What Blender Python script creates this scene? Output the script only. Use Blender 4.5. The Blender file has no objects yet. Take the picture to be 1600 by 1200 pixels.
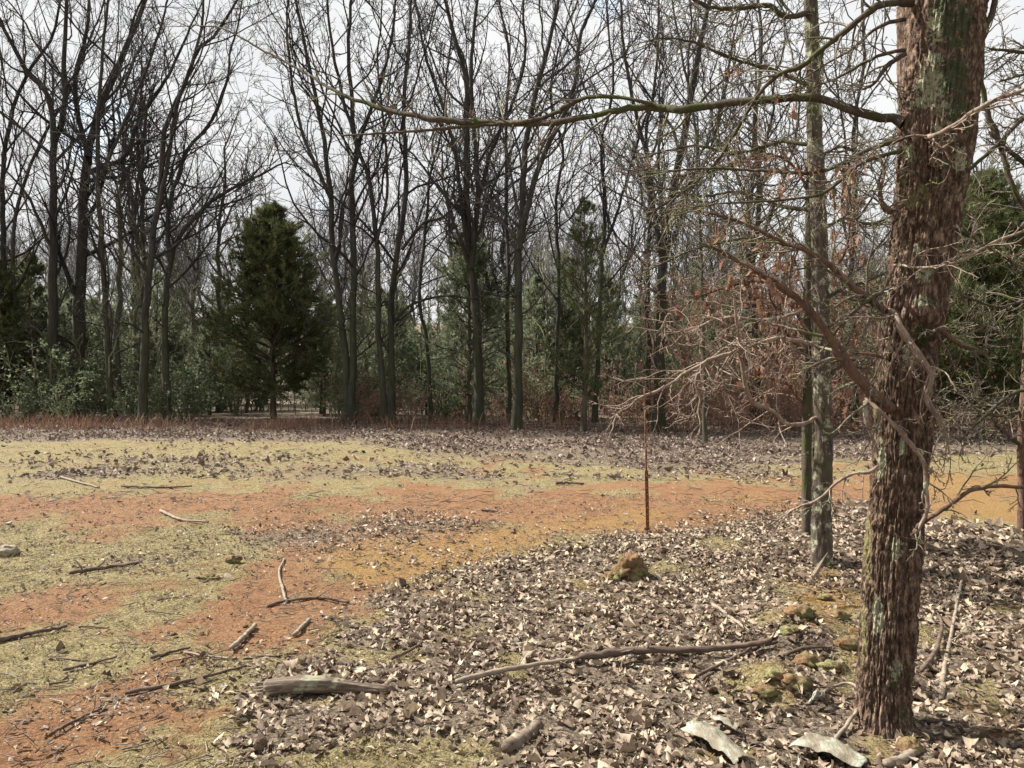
import bpy, math, random
import numpy as np
R_ = math.radians
rng = np.random.default_rng(7)
random.seed(7)
scene = bpy.context.scene
C = scene.collection

# ------------------------------------------------------------------ camera
F, CX, CY, H = 1164.0, 800.0, 600.0, 1.6       # focal length in photo pixels, centre, eye height
cam = bpy.data.cameras.new('camera'); cam.sensor_width = 36.0; cam.lens = F / 1600 * 36
cam.clip_start = 0.05; cam.clip_end = 2000
camo = bpy.data.objects.new('camera', cam); C.objects.link(camo)
camo.location = (0, 0, H); camo.rotation_euler = (R_(90), 0, 0)
scene.camera = camo

# ------------------------------------------------------------------ sky, sun, exposure
SUN_AZ, SUN_EL = 292.0, 46.0                   # compass-style: 0 = +Y (ahead), 270 = left
world = bpy.data.worlds.new('World'); scene.world = world; world.use_nodes = True
wn, wl = world.node_tree.nodes, world.node_tree.links
wn.clear()
wo = wn.new('ShaderNodeOutputWorld'); bg = wn.new('ShaderNodeBackground'); bg.inputs[1].default_value = 0.1
sky = wn.new('ShaderNodeTexSky'); sky.sky_type = 'NISHITA'; sky.sun_disc = False
sky.sun_elevation = R_(SUN_EL); sky.sun_rotation = R_(SUN_AZ)
tc = wn.new('ShaderNodeTexCoord'); mp = wn.new('ShaderNodeMapping'); mp.inputs['Scale'].default_value = (1, 1, 1.6)
n1 = wn.new('ShaderNodeTexNoise'); n1.inputs['Scale'].default_value = 3.4; n1.inputs['Detail'].default_value = 7; n1.inputs['Roughness'].default_value = 0.55
r1 = wn.new('ShaderNodeValToRGB'); r1.color_ramp.elements[0].position = 0.27; r1.color_ramp.elements[1].position = 0.38
n2 = wn.new('ShaderNodeTexNoise'); n2.inputs['Scale'].default_value = 5.0; n2.inputs['Detail'].default_value = 8
r2 = wn.new('ShaderNodeValToRGB')
r2.color_ramp.elements[0].position = 0.3; r2.color_ramp.elements[0].color = (3.1, 3.13, 3.17, 1)
r2.color_ramp.elements[1].position = 0.7; r2.color_ramp.elements[1].color = (3.65, 3.65, 3.67, 1)
mx = wn.new('ShaderNodeMixRGB')
bst = wn.new('ShaderNodeMixRGB'); bst.blend_type = 'ADD'; bst.inputs[0].default_value = 1.0; bst.inputs[2].default_value = (1.75, 2.25, 2.1, 1)
wl.new(tc.outputs['Generated'], mp.inputs[0]); wl.new(mp.outputs[0], n1.inputs[0]); wl.new(mp.outputs[0], n2.inputs[0])
wl.new(n1.outputs[0], r1.inputs[0]); wl.new(n2.outputs[0], r2.inputs[0])
wl.new(r1.outputs[0], mx.inputs[0]); wl.new(sky.outputs[0], bst.inputs[1]); wl.new(bst.outputs[0], mx.inputs[1]); wl.new(r2.outputs[0], mx.inputs[2])
wl.new(mx.outputs[0], bg.inputs[0]); wl.new(bg.outputs[0], wo.inputs[0])

sl = bpy.data.lights.new('sun', 'SUN'); sl.energy = 5.0; sl.angle = R_(0.6); sl.color = (1.0, 0.95, 0.87)
so = bpy.data.objects.new('sun', sl); C.objects.link(so); so.location = (-30, 20, 60)
so.rotation_euler = (R_(90 - SUN_EL), 0, R_(180 - SUN_AZ))
scene.view_settings.view_transform = 'Standard'; scene.view_settings.look = 'None'
scene.view_settings.gamma = 1.0; scene.view_settings.exposure = 1.45
scene.cycles.max_bounces = 5; scene.cycles.diffuse_bounces = 3; scene.cycles.glossy_bounces = 2; scene.cycles.transmission_bounces = 3

# ------------------------------------------------------------------ noise and projection helpers
def _h(ix, iy, iz):
    h = (ix.astype(np.uint32) * np.uint32(374761393)) ^ (iy.astype(np.uint32) * np.uint32(668265263)) ^ (iz.astype(np.uint32) * np.uint32(2147483647 - 58))
    h = (h ^ (h >> np.uint32(13))) * np.uint32(1274126177)
    h = h ^ (h >> np.uint32(16))
    return (h & np.uint32(0xFFFFFF)).astype(np.float64) / 0xFFFFFF
def vn(x, y, z=0.0):
    x, y, z = np.broadcast_arrays(np.asarray(x, float), np.asarray(y, float), np.asarray(z, float))
    i, j, k = np.floor(x), np.floor(y), np.floor(z)
    fx, fy, fz = x - i, y - j, z - k
    i, j, k = i.astype(np.int64), j.astype(np.int64), k.astype(np.int64)
    fx, fy, fz = [t * t * (3 - 2 * t) for t in (fx, fy, fz)]
    def c(a, b, d): return _h(i + a, j + b, k + d)
    def lz(d):
        a = c(0, 0, d) * (1 - fx) + c(1, 0, d) * fx
        b = c(0, 1, d) * (1 - fx) + c(1, 1, d) * fx
        return a * (1 - fy) + b * fy
    return lz(0) * (1 - fz) + lz(1) * fz
def fbm(x, y, z=0.0, o=4):
    s, a, t = 0, 1.0, 0
    for q in range(o):
        s = s + a * vn(np.asarray(x) * 2 ** q + 17 * q, np.asarray(y) * 2 ** q + 31 * q, np.asarray(z) * 2 ** q)
        t += a; a *= 0.5
    return s / t
def sst(a, b, x):
    t = np.clip((x - a) / (b - a), 0, 1); return t * t * (3 - 2 * t)
def to_px(x, y):
    D = np.maximum(y, 0.6)
    return CX + x / D * F, CY + H / D * F
def pt(px, py, D): return np.array([(px - CX) / F * D, D, H - (py - CY) / F * D])

def gz(x, y):
    x = np.asarray(x, float); y = np.asarray(y, float)
    z = 0.10 * (fbm(x / 4 + 3, y / 4 + 8, o=3) - 0.5)
    z = z + sst(48, 170, y) * 15 + sst(40, 120, np.abs(x)) * 4
    bank = np.exp(-(((x - 3.6) / 2.2) ** 2 + ((y - 7.1) / 0.9) ** 2))
    z = z + 0.13 * bank
    z = z + 0.15 * np.exp(-(((x - 1.9) / 0.34) ** 2 + ((y - 4.75) / 0.5) ** 2)) * (.7 + .6 * fbm(x * 5, y * 5, 2, 3))
    z = z + 0.15 * np.exp(-(((x - 1.38) / 0.2) ** 2 + ((y - 3.95) / 0.22) ** 2))
    return z
def gpt(px, py):
    D = H * F / (py - CY)
    for _ in range(12):
        D = 0.5 * D + 0.5 * (H - float(gz((px - CX) / F * D, D))) * F / (py - CY)
    x = (px - CX) / F * D
    return np.array([x, D, float(gz(x, D))])

# ------------------------------------------------------------------ mesh helpers
def mesh(name, V, faces, smooth=True, attrs=None):
    V = np.asarray(V, np.float32).reshape(-1, 3)
    me = bpy.data.meshes.new(name)
    me.vertices.add(len(V)); me.vertices.foreach_set('co', V.ravel())
    loops = np.concatenate([f.ravel() for f in faces]).astype(np.int32)
    tot = np.concatenate([np.full(len(f), f.shape[1], np.int32) for f in faces])
    st = np.concatenate([[0], np.cumsum(tot)[:-1]]).astype(np.int32)
    me.loops.add(len(loops)); me.loops.foreach_set('vertex_index', loops)
    me.polygons.add(len(tot)); me.polygons.foreach_set('loop_start', st)
    me.polygons.foreach_set('use_smooth', np.full(len(tot), smooth))
    for k, a in (attrs or {}).items():
        at = me.attributes.new(k, 'FLOAT', 'POINT'); at.data.foreach_set('value', np.asarray(a, np.float32).ravel())
    me.update(); me.validate()
    return me
def obj(name, me, mat=None, parent=None, loc=None):
    if mat is not None and not me.materials: me.materials.append(mat)
    o = bpy.data.objects.new(name, me); C.objects.link(o)
    if mat is not None and me.materials[0] != mat:
        o.material_slots[0].link = 'OBJECT'; o.material_slots[0].material = mat
    if parent is not None: o.parent = parent
    if loc is not None: o.location = loc
    return o
def tag(o, label=None, cat=None, group=None, kind=None):
    if label: o['label'] = label
    if cat: o['category'] = cat
    if group: o['group'] = group
    if kind: o['kind'] = kind
    return o
def thing(name, label, cat, loc=(0, 0, 0), rz=0, group=None):
    o = bpy.data.objects.new(name, None); C.objects.link(o); o.empty_display_size = 0.2
    o.location = loc; o.rotation_euler = (0, 0, rz)
    return tag(o, label, cat, group)
def copy_tree(root):
    r = root.copy(); C.objects.link(r)
    for ch in list(root.children):
        c = ch.copy(); C.objects.link(c); c.parent = r
        for g in list(ch.children):
            d = g.copy(); C.objects.link(d); d.parent = c
    return r
def join(parts):
    Vs, Qs, off = [], {}, 0
    for V, fs in parts:
        V = np.asarray(V).reshape(-1, 3); Vs.append(V)
        for f in fs: Qs.setdefault(f.shape[1], []).append(f + off)
        off += len(V)
    return np.concatenate(Vs), [np.concatenate(q) for q in Qs.values()]
def nrm(a): return a / np.maximum(np.linalg.norm(a, axis=-1, keepdims=True), 1e-9)
def tubes(P, Rr, s, cap=False):
    P = np.asarray(P, float); Rr = np.asarray(Rr, float)
    if P.ndim == 2: P, Rr = P[None], Rr[None]
    M, n, _ = P.shape
    T = nrm(np.gradient(P, axis=1))
    md = np.abs(T.mean(1)); ref = np.eye(3)[np.argmin(md, axis=1)][:, None, :]
    U = nrm(np.cross(T, ref)); W = np.cross(T, U)
    a = np.arange(s) * 2 * math.pi / s
    V = P[:, :, None] + Rr[:, :, None, None] * (np.cos(a)[None, None, :, None] * U[:, :, None] + np.sin(a)[None, None, :, None] * W[:, :, None])
    base = (np.arange(M) * n * s)[:, None, None] + (np.arange(n - 1) * s)[None, :, None]
    k = np.arange(s)[None, None, :]; k2 = (k + 1) % s
    Q = np.stack([base + k, base + k2, base + s + k2, base + s + k], -1).reshape(-1, 4)
    fs = [Q]
    if cap:
        b0 = (np.arange(M) * n * s)[:, None]
        fs.append(np.concatenate([b0 + np.arange(s)[::-1][None], b0 + (n - 1) * s + np.arange(s)[None]]))
    return V.reshape(-1, 3), fs
def resample(pts, r, n, wig=0.0):
    pts = np.asarray(pts, float); r = np.asarray(r, float)
    m = len(pts)
    ext = np.concatenate([[2 * pts[0] - pts[1]], pts, [2 * pts[-1] - pts[-2]]])
    L = np.concatenate([[0], np.cumsum(np.linalg.norm(np.diff(pts, axis=0), axis=1))])
    t = np.linspace(0, L[-1], n)
    i = np.clip(np.searchsorted(L, t, side='right') - 1, 0, m - 2)
    f = ((t - L[i]) / (L[i + 1] - L[i]))[:, None]
    p0, p1, p2, p3 = ext[i], ext[i + 1], ext[i + 2], ext[i + 3]
    Q = 0.5 * (2 * p1 + (p2 - p0) * f + (2 * p0 - 5 * p1 + 4 * p2 - p3) * f ** 2 + (3 * p1 - p0 - 3 * p2 + p3) * f ** 3)
    rr = np.interp(t, L, r)
    if wig: Q[1:] += rng.normal(0, 1, Q[1:].shape) * wig * L[-1] / n
    return Q, rr
def grow(start, d, length, n, wig, up):
    M = len(start); P = np.zeros((M, n, 3)); P[:, 0] = start; d = nrm(d).copy()
    st = (length / (n - 1))[:, None]
    for i in range(1, n):
        d = d + rng.normal(0, wig, (M, 3)); d[:, 2] += up
        d = nrm(d); P[:, i] = P[:, i - 1] + d * st
    return P
def spawn(P, Rr, L, k, tr, ang, lr, rr, n, wig, up, tip=0.004, bias=None, lenpow=0.6, rmin=0.004):
    """k children on each parent polyline"""
    M, m, _ = P.shape
    par = np.repeat(np.arange(M), k)
    t = np.tile((np.arange(k) + 0.5) / k, M) + rng.uniform(-.5, .5, M * k) / k
    t = tr[0] + (tr[1] - tr[0]) * np.clip(t, 0, 1)
    fi = t * (m - 1); i = np.clip(fi.astype(int), 0, m - 2); f = (fi - i)[:, None]
    s = P[par, i] * (1 - f) + P[par, i + 1] * f
    T = nrm(P[par, i + 1] - P[par, i])
    rp = Rr[par, i] * (1 - f[:, 0]) + Rr[par, i + 1] * f[:, 0]
    v = rng.normal(0, 1, (M * k, 3))
    if bias is not None: v += bias
    v = nrm(v - (v * T).sum(1, keepdims=True) * T)
    a = np.radians(rng.uniform(ang[0], ang[1], M * k))[:, None]
    d = np.cos(a) * T + np.sin(a) * v
    ln = np.asarray(L)[par] * rng.uniform(lr[0], lr[1], M * k) * (1 - lenpow * (t - tr[0]) / max(tr[1] - tr[0], 1e-6))
    r0 = np.maximum(np.minimum(rp * rr, rp * 0.95), rmin)
    Q = grow(s, d, ln, n, wig, up)
    R2 = r0[:, None] * (1 - np.linspace(0, 1, n)[None] ** 1.1) + np.minimum(tip, r0)[:, None] * np.linspace(0, 1, n)[None]
    return Q, R2, ln

# ------------------------------------------------------------------ materials
class NT:
    def __init__(s, name, rough=0.9):
        s.m = bpy.data.materials.new(name); s.m.use_nodes = True
        s.n, s.l = s.m.node_tree.nodes, s.m.node_tree.links
        s.b = s.n['Principled BSDF']; s.b.inputs['Roughness'].default_value = rough
        s.b.inputs['Specular IOR Level'].default_value = 0.25
        s.tc = s.n.new('ShaderNodeTexCoord'); s.geo = s.n.new('ShaderNodeNewGeometry')
    def lk(s, a, b): s.l.new(a, b)
    def noise(s, scale, detail=5, rough=0.6, vec=None, sc=None, coord='Object'):
        t = s.n.new('ShaderNodeTexNoise'); t.inputs['Scale'].default_value = scale
        t.inputs['Detail'].default_value = detail; t.inputs['Roughness'].default_value = rough
        v = vec or s.tc.outputs[coord]
        if sc:
            mp = s.n.new('ShaderNodeMapping'); mp.inputs['Scale'].default_value = sc; s.lk(v, mp.inputs[0]); v = mp.outputs[0]
        s.lk(v, t.inputs['Vector']); return t.outputs[0]
    def ramp(s, val, stops):
        r = s.n.new('ShaderNodeValToRGB'); e = r.color_ramp.elements
        while len(e) < len(stops): e.new(0.5)
        for el, (p, c) in zip(e, stops):
            el.position = p; el.color = (*c, 1) if len(c) == 3 else c
        s.lk(val, r.inputs[0]); return r.outputs[0]
    def mix(s, fac, a, b, mode='MIX'):
        m = s.n.new('ShaderNodeMixRGB'); m.blend_type = mode
        for i, v in ((0, fac), (1, a), (2, b)):
            if isinstance(v, (int, float)): m.inputs[i].default_value = v
            elif isinstance(v, tuple): m.inputs[i].default_value = (*v, 1)
            else: s.lk(v, m.inputs[i])
        return m.outputs[0]
    def math(s, op, a, b=None, c=None, clamp=False):
        m = s.n.new('ShaderNodeMath'); m.operation = op; m.use_clamp = clamp
        for i, v in enumerate((a, b, c)):
            if v is None: continue
            if isinstance(v, (int, float)): m.inputs[i].default_value = v
            else: s.lk(v, m.inputs[i])
        return m.outputs[0]
    def attr(s, name):
        a = s.n.new('ShaderNodeAttribute'); a.attribute_name = name; return a.outputs['Fac']
    def objrand(s):
        return s.n.new('ShaderNodeObjectInfo').outputs['Random']
    def island(s): return s.geo.outputs['Random Per Island']
    def col(s, c):
        if isinstance(c, tuple): s.b.inputs['Base Color'].default_value = (*c, 1)
        else: s.lk(c, s.b.inputs['Base Color'])
    def bump(s, h, strength=0.5, dist=0.02):
        b = s.n.new('ShaderNodeBump'); b.inputs['Strength'].default_value = strength; b.inputs['Distance'].default_value = dist
        s.lk(h, b.inputs['Height']); s.lk(b.outputs[0], s.b.inputs['Normal'])
    def transl(s, c, fac):
        t = s.n.new('ShaderNodeBsdfTranslucent'); ms = s.n.new('ShaderNodeMixShader'); ms.inputs[0].default_value = fac
        if isinstance(c, tuple): t.inputs[0].default_value = (*c, 1)
        else: s.lk(c, t.inputs[0])
        s.lk(s.b.outputs[0], ms.inputs[1]); s.lk(t.outputs[0], ms.inputs[2])
        s.lk(ms.outputs[0], s.n['Material Output'].inputs[0])

def bark_mat(name, c0, c1, moss=(0.06, 0.07, 0.025), moss_top=7.0, moss_amt=0.7, lich=0.0):
    t = NT(name, 0.95)
    n = t.noise(9, 6, 0.65, sc=(1, 1, 0.18)); nb = t.noise(1.3, 4, 0.6)
    c = t.ramp(n, [(0.3, c0), (0.7, c1)])
    sep = t.n.new('ShaderNodeSeparateXYZ'); t.lk(t.tc.outputs['Object'], sep.inputs[0])
    hz = t.math('DIVIDE', sep.outputs[2], moss_top)
    f = t.math('SUBTRACT', 1.0, hz, clamp=True)
    f = t.math('MULTIPLY', t.math('MULTIPLY', t.math('POWER', f, 0.5), t.ramp(nb, [(0.3, (0.2,) * 3), (0.6, (1,) * 3)])), moss_amt, clamp=True)
    c = t.mix(f, c, t.ramp(n, [(0.3, tuple(v * .6 for v in moss)), (0.7, tuple(v * 1.4 for v in moss))]))
    if lich:
        nl = t.noise(7, 6, 0.7)
        fl = t.math('MULTIPLY', t.ramp(nl, [(0.5, (0,) * 3), (0.58, (1,) * 3)]), lich)
        c = t.mix(fl, c, (0.30, 0.34, 0.27))
    # each tree a little lighter or darker than its neighbour
    v = t.math('MULTIPLY_ADD', t.objrand(), 0.5, 0.75)
    hs = t.n.new('ShaderNodeHueSaturation'); t.lk(v, hs.inputs['Value']); t.lk(c, hs.inputs['Color'])
    t.col(hs.outputs[0]); t.bump(n, 0.8, 0.03)
    return t.m
M = {}
M['bark'] = bark_mat('bark_oak', (0.018, 0.016, 0.015), (0.062, 0.056, 0.05), moss=(0.045, 0.052, 0.02))
M['twig'] = bark_mat('bark_twig', (0.02, 0.018, 0.017), (0.055, 0.05, 0.046), moss_amt=0.25)
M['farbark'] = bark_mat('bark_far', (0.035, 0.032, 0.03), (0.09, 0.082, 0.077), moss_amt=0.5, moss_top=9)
M['hazebark'] = bark_mat('bark_haze_far', (0.08, 0.076, 0.076), (0.17, 0.16, 0.16), moss_amt=0.4, moss_top=9)  # far bark paled and greyed: haze of distance painted into the colour
M['sapling'] = bark_mat('bark_sapling', (0.08, 0.08, 0.05), (0.2, 0.19, 0.13), moss=(0.13, 0.15, 0.07), moss_amt=0.8, moss_top=8)
M['brush'] = bark_mat('bark_brush', (0.10, 0.06, 0.045), (0.28, 0.18, 0.135), moss_amt=0.1)
M['pinebark'] = bark_mat('bark_pine', (0.04, 0.033, 0.027), (0.11, 0.085, 0.065), moss_amt=0.3)

def lichen_bark(name, c0, c1, lo, hi, pale=(0.35, 0.365, 0.27), olive=(0.11, 0.12, 0.035)):
    t = NT(name, 0.95)
    n = t.noise(30, 6, 0.65, sc=(1, 1, 0.25), coord='Object'); nl = t.noise(10, 7, 0.72); no = t.noise(4, 6, 0.7)
    c = t.ramp(n, [(0.3, c0), (0.7, c1)])
    c = t.mix(t.ramp(no, [(lo, (0,) * 3), (lo + .1, (1,) * 3)]), c, olive)
    c = t.mix(t.ramp(nl, [(hi, (0,) * 3), (hi + .07, (1,) * 3)]), c, t.mix(t.noise(55, 3), pale, tuple(v * .55 for v in pale)))
    t.col(c); t.bump(t.math('ADD', n, nl), 0.8, 0.012)
    return t.m
M['lbranch'] = lichen_bark('bark_lichen_branch', (0.02975, 0.0238, 0.01955), (0.102, 0.0765, 0.0595), 0.47, 0.62, olive=(0.051, 0.0561, 0.0187))
M['ltwig'] = lichen_bark('bark_lichen_twig', (0.0648, 0.054, 0.0432), (0.1584, 0.1296, 0.0936), 0.54, 0.55, pale=(0.3096, 0.3096, 0.2088))
M['pale'] = lichen_bark('bark_pale_lichen', (0.1014, 0.06864, 0.05304), (0.2964, 0.2223, 0.1755), 0.6, 0.56, pale=(0.3666, 0.3588, 0.2652))
M['lichentrunk'] = lichen_bark('bark_grey_lichen_trunk', (0.02975, 0.02295, 0.0187), (0.1105, 0.085, 0.0663), 0.52, 0.53, pale=(0.34, 0.3485, 0.238), olive=(0.06375, 0.068, 0.02975))
M['redbranch'] = lichen_bark('bark_red_brown', (0.04675, 0.0255, 0.0187), (0.17, 0.102, 0.07225), 0.66, 0.64)

t = NT('bark_big_trunk', 0.95)                      # near trunk: relief is in the mesh; attributes say where moss and lichen grow
n = t.noise(48, 6, 0.7, sc=(1, 1, 0.4)); nf = t.noise(90, 4, 0.6)
c = t.ramp(n, [(0.36, (0.026, 0.017, 0.012)), (0.5, (0.085, 0.054, 0.037)), (0.63, (0.25, 0.178, 0.13))])
c = t.mix(t.math('MULTIPLY', t.ramp(t.noise(3, 4), [(0.45, (0,) * 3), (0.65, (1,) * 3)]), 0.3), c, (0.10, 0.06, 0.042))
lf = t.math('ADD', t.attr('lichen'), t.math('MULTIPLY', t.math('SUBTRACT', t.noise(45, 6, 0.75), 0.5), 2.2))
c = t.mix(t.ramp(lf, [(0.46, (0,) * 3), (0.56, (1,) * 3)]), c, t.mix(nf, (0.17, 0.175, 0.11), (0.36, 0.36, 0.25)))
mf = t.math('ADD', t.attr('moss'), t.math('MULTIPLY', t.math('SUBTRACT', t.noise(34, 6, 0.75), 0.5), 2.2))
c = t.mix(t.ramp(mf, [(0.45, (0,) * 3), (0.6, (1,) * 3)]), c, t.mix(nf, (0.022, 0.03, 0.014), (0.075, 0.085, 0.04)))
yf = t.math('ADD', t.attr('yellow'), t.math('SUBTRACT', t.noise(30, 5, 0.7), 0.5))
c = t.mix(t.ramp(yf, [(0.45, (0,) * 3), (0.6, (1,) * 3)]), c, (0.17, 0.15, 0.07))
t.col(c); t.bump(t.math('ADD', n, nf), 0.8, 0.01); M['bigbark'] = t.m

def leafy(name, stops, transl=0.25, by='island', rough=0.7):
    t = NT(name, rough)
    v = t.island() if by == 'island' else t.objrand()
    c = t.ramp(v, stops)
    c = t.mix(t.math('MULTIPLY', t.ramp(t.noise(40, 3, coord='Object'), [(0.45, (0,) * 3), (0.7, (1,) * 3)]), 0.5), c, stops[0][1])
    t.col(c)
    if transl: t.transl(c, transl)
    return t.m
LEAF = [(0.0, (0.06, 0.039, 0.026)), (0.25, (0.155, 0.11, 0.077)), (0.5, (0.26, 0.2, 0.146)), (0.78, (0.36, 0.29, 0.215)), (0.94, (0.40, 0.315, 0.215)), (1.0, (0.48, 0.42, 0.33))]
M['litter'] = leafy('leaf_litter', LEAF, 0.15)
M['leaf1'] = leafy('fallen_leaf', LEAF, 0.15, 'obj')
M['farleaf'] = leafy('leaf_litter_far', [(0.0, (0.072, 0.0468, 0.036)), (0.5, (0.18, 0.1332, 0.108)), (1.0, (0.3312, 0.2664, 0.216))], 0.1)
M['hang'] = leafy('hanging_dead_leaf', [(0, (0.128, 0.06, 0.036)), (0.5, (0.24, 0.128, 0.084)), (1, (0.368, 0.24, 0.176))], 0.4, 'obj')
M['brushleaf'] = leafy('brush_leaf', [(0, (0.13, 0.065, 0.045)), (0.6, (0.27, 0.15, 0.11)), (1, (0.4, 0.27, 0.2))], 0.3)
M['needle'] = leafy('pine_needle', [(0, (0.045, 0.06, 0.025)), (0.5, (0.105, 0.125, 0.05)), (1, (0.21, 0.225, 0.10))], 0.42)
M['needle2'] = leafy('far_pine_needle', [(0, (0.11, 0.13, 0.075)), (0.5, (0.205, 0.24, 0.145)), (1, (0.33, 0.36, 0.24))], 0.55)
M['green'] = leafy('evergreen_leaf', [(0, (0.075, 0.095, 0.05)), (0.6, (0.14, 0.17, 0.09)), (1, (0.23, 0.26, 0.16))], 0.5, rough=0.7)
M['straw'] = leafy('dry_grass', [(0, (0.17, 0.13, 0.06)), (0.5, (0.34, 0.28, 0.152)), (1, (0.47, 0.41, 0.26))], 0.3)
tt_ = M['straw'].node_tree; pb = tt_.nodes['Principled BSDF']; src = pb.inputs['Base Color'].links[0].from_socket    # straw fades to olive in patches
cc = tt_.nodes.new('ShaderNodeTexCoord'); nn_ = tt_.nodes.new('ShaderNodeTexNoise'); nn_.inputs['Scale'].default_value = 2.3; nn_.inputs['Detail'].default_value = 6
rr_ = tt_.nodes.new('ShaderNodeValToRGB'); rr_.color_ramp.elements[0].position = .42; rr_.color_ramp.elements[0].color = (.5, .45, .34, 1); rr_.color_ramp.elements[1].position = .58; rr_.color_ramp.elements[1].color = (1, .98, .95, 1)
mm_ = tt_.nodes.new('ShaderNodeMixRGB'); mm_.blend_type = 'MULTIPLY'; mm_.inputs[0].default_value = 1
tt_.links.new(cc.outputs['Object'], nn_.inputs[0]); tt_.links.new(nn_.outputs[0], rr_.inputs[0]); tt_.links.new(src, mm_.inputs[1]); tt_.links.new(rr_.outputs[0], mm_.inputs[2]); tt_.links.new(mm_.outputs[0], pb.inputs['Base Color'])
M['weed'] = leafy('dry_weed', [(0, (0.096, 0.044, 0.028)), (0.6, (0.2, 0.104, 0.068)), (1, (0.336, 0.24, 0.16))], 0.2)
M['debris'] = leafy('wood_debris', [(0, (0.036, 0.0252, 0.018)), (0.6, (0.1152, 0.0828, 0.0612)), (1, (0.2736, 0.2232, 0.1728))], 0)

def wood(name, c0, c1, lich=None):
    t = NT(name, 0.9); n = t.noise(30, 6, 0.65, sc=(0.12, 1, 1)); n2 = t.noise(9, 5)
    c = t.ramp(n, [(0.3, c0), (0.72, c1)])
    if lich: c = t.mix(t.ramp(n2, [(0.56, (0,) * 3), (0.62, (1,) * 3)]), c, lich)
    t.col(c); t.bump(n, 0.9, 0.01); return t.m
M['stick'] = wood('stick_wood', (0.036, 0.0252, 0.01944), (0.1728, 0.1224, 0.0936))
M['palestick'] = wood('bleached_stick', (0.1152, 0.0864, 0.0648), (0.3024, 0.252, 0.1944))
M['logwood'] = wood('weathered_log', (0.036, 0.02304, 0.01584), (0.2592, 0.2016, 0.1512), (0.2232, 0.216, 0.1512))
t = NT('clay_clod', 0.95); n = t.noise(25, 6, 0.7); n2 = t.noise(7, 5)
t.col(t.mix(t.ramp(n2, [(0.44, (0,) * 3), (0.56, (1,) * 3)]), t.ramp(n, [(0.35, (0.0525, 0.03, 0.0165)), (0.65, (0.225, 0.135, 0.0675))]), (0.15, 0.135, 0.06)))
t.bump(n, 0.9, 0.02); M['clod'] = t.m
t = NT('mossy_soil', 1.0); n = t.noise(60, 6, 0.7); n2 = t.noise(9, 5)
t.col(t.mix(t.ramp(n2, [(0.52, (0,) * 3), (0.62, (1,) * 3)]), t.ramp(n, [(0.3, (0.1, 0.085, 0.03)), (0.5, (0.25, 0.225, 0.1)), (0.7, (0.45, 0.42, 0.23))]), (0.26, 0.135, 0.07)))
t.bump(n, 1.0, 0.03); M['mosslump'] = t.m
t = NT('pale_stone', 0.85); n = t.noise(14, 6); t.col(t.ramp(n, [(0.3, (0.15, 0.1237, 0.08625)), (0.7, (0.285, 0.2475, 0.1875))])); t.bump(n, 0.5, 0.02); M['stone'] = t.m
t = NT('white_sheet', 0.6); n = t.noise(16, 6, 0.7); n2 = t.noise(5, 5, sc=(3, 1, 1))
c = t.ramp(n, [(0.35, (0.16, 0.168, 0.128)), (0.62, (0.368, 0.384, 0.32))])
c = t.mix(t.math('MULTIPLY', t.ramp(n2, [(0.46, (0,) * 3), (0.6, (1,) * 3)]), .8), c, (0.15, 0.115, 0.075)); t.col(c); t.bump(t.noise(30, 6, .7, sc=(1, .3, 1)), 1.0, 0.02); M['sheet'] = t.m
t = NT('rusty_steel', 0.75); n = t.noise(30, 6, 0.7); t.b.inputs['Metallic'].default_value = 0.3
t.col(t.ramp(n, [(0.35, (0.06, 0.03, 0.022)), (0.6, (0.22, 0.09, 0.05)), (0.8, (0.4, 0.2, 0.12))])); M['rust'] = t.m
t = NT('galvanised', 0.5); n = t.noise(20, 4); t.b.inputs['Metallic'].default_value = 0.6
t.col(t.ramp(n, [(0.3, (0.3, 0.22, 0.16)), (0.7, (0.55, 0.46, 0.38))])); M['wireend'] = t.m
t = NT('dark_wire', 0.95); t.col(t.mix(t.noise(3), (0.02, 0.02, 0.022), (0.05, 0.05, 0.052))); M['wire'] = t.m

# ground: colour patches of moss, red clay, yellow sand and leaf mould, broken up by noise
t = NT('ground', 1.0)
nA = t.noise(1.7, 7, 0.65); nB = t.noise(9, 7, 0.7); nC = t.noise(60, 5, 0.7); nD = t.noise(260, 3, 0.6)
fine = t.math('ADD', t.math('MULTIPLY', nB, 0.5), t.math('MULTIPLY', nC, 0.5))
moss = t.ramp(nC, [(0.35, (0.036, 0.027, 0.011)), (0.43, (0.155, 0.122, 0.052)), (0.54, (0.285, 0.235, 0.115)), (0.66, (0.45, 0.395, 0.225))])
moss = t.mix(t.math('MULTIPLY', t.ramp(nB, [(0.45, (0,) * 3), (0.65, (1,) * 3)]), 0.5), moss, (0.105, 0.082, 0.03))
clay = t.ramp(nC, [(0.34, (0.055, 0.022, 0.011)), (0.43, (0.17, 0.083, 0.037)), (0.56, (0.275, 0.145, 0.068)), (0.68, (0.42, 0.26, 0.14))])
clay = t.mix(t.math('MULTIPLY', t.ramp(t.noise(4.5, 6, .7), [(0.5, (0,) * 3), (0.64, (1,) * 3)]), 0.6), clay, (0.125, 0.048, 0.021))
clay = t.mix(t.math('MULTIPLY', t.ramp(nA, [(0.4, (0,) * 3), (0.65, (1,) * 3)]), 0.35), clay, (0.28, 0.165, 0.09))
sand = t.ramp(nC, [(0.34, (0.09, 0.048, 0.016)), (0.46, (0.235, 0.135, 0.045)), (0.66, (0.37, 0.245, 0.1))])
mould = t.ramp(nC, [(0.36, (0.022, 0.015, 0.01)), (0.48, (0.11, 0.082, 0.058)), (0.62, (0.30, 0.24, 0.175))])
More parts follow.
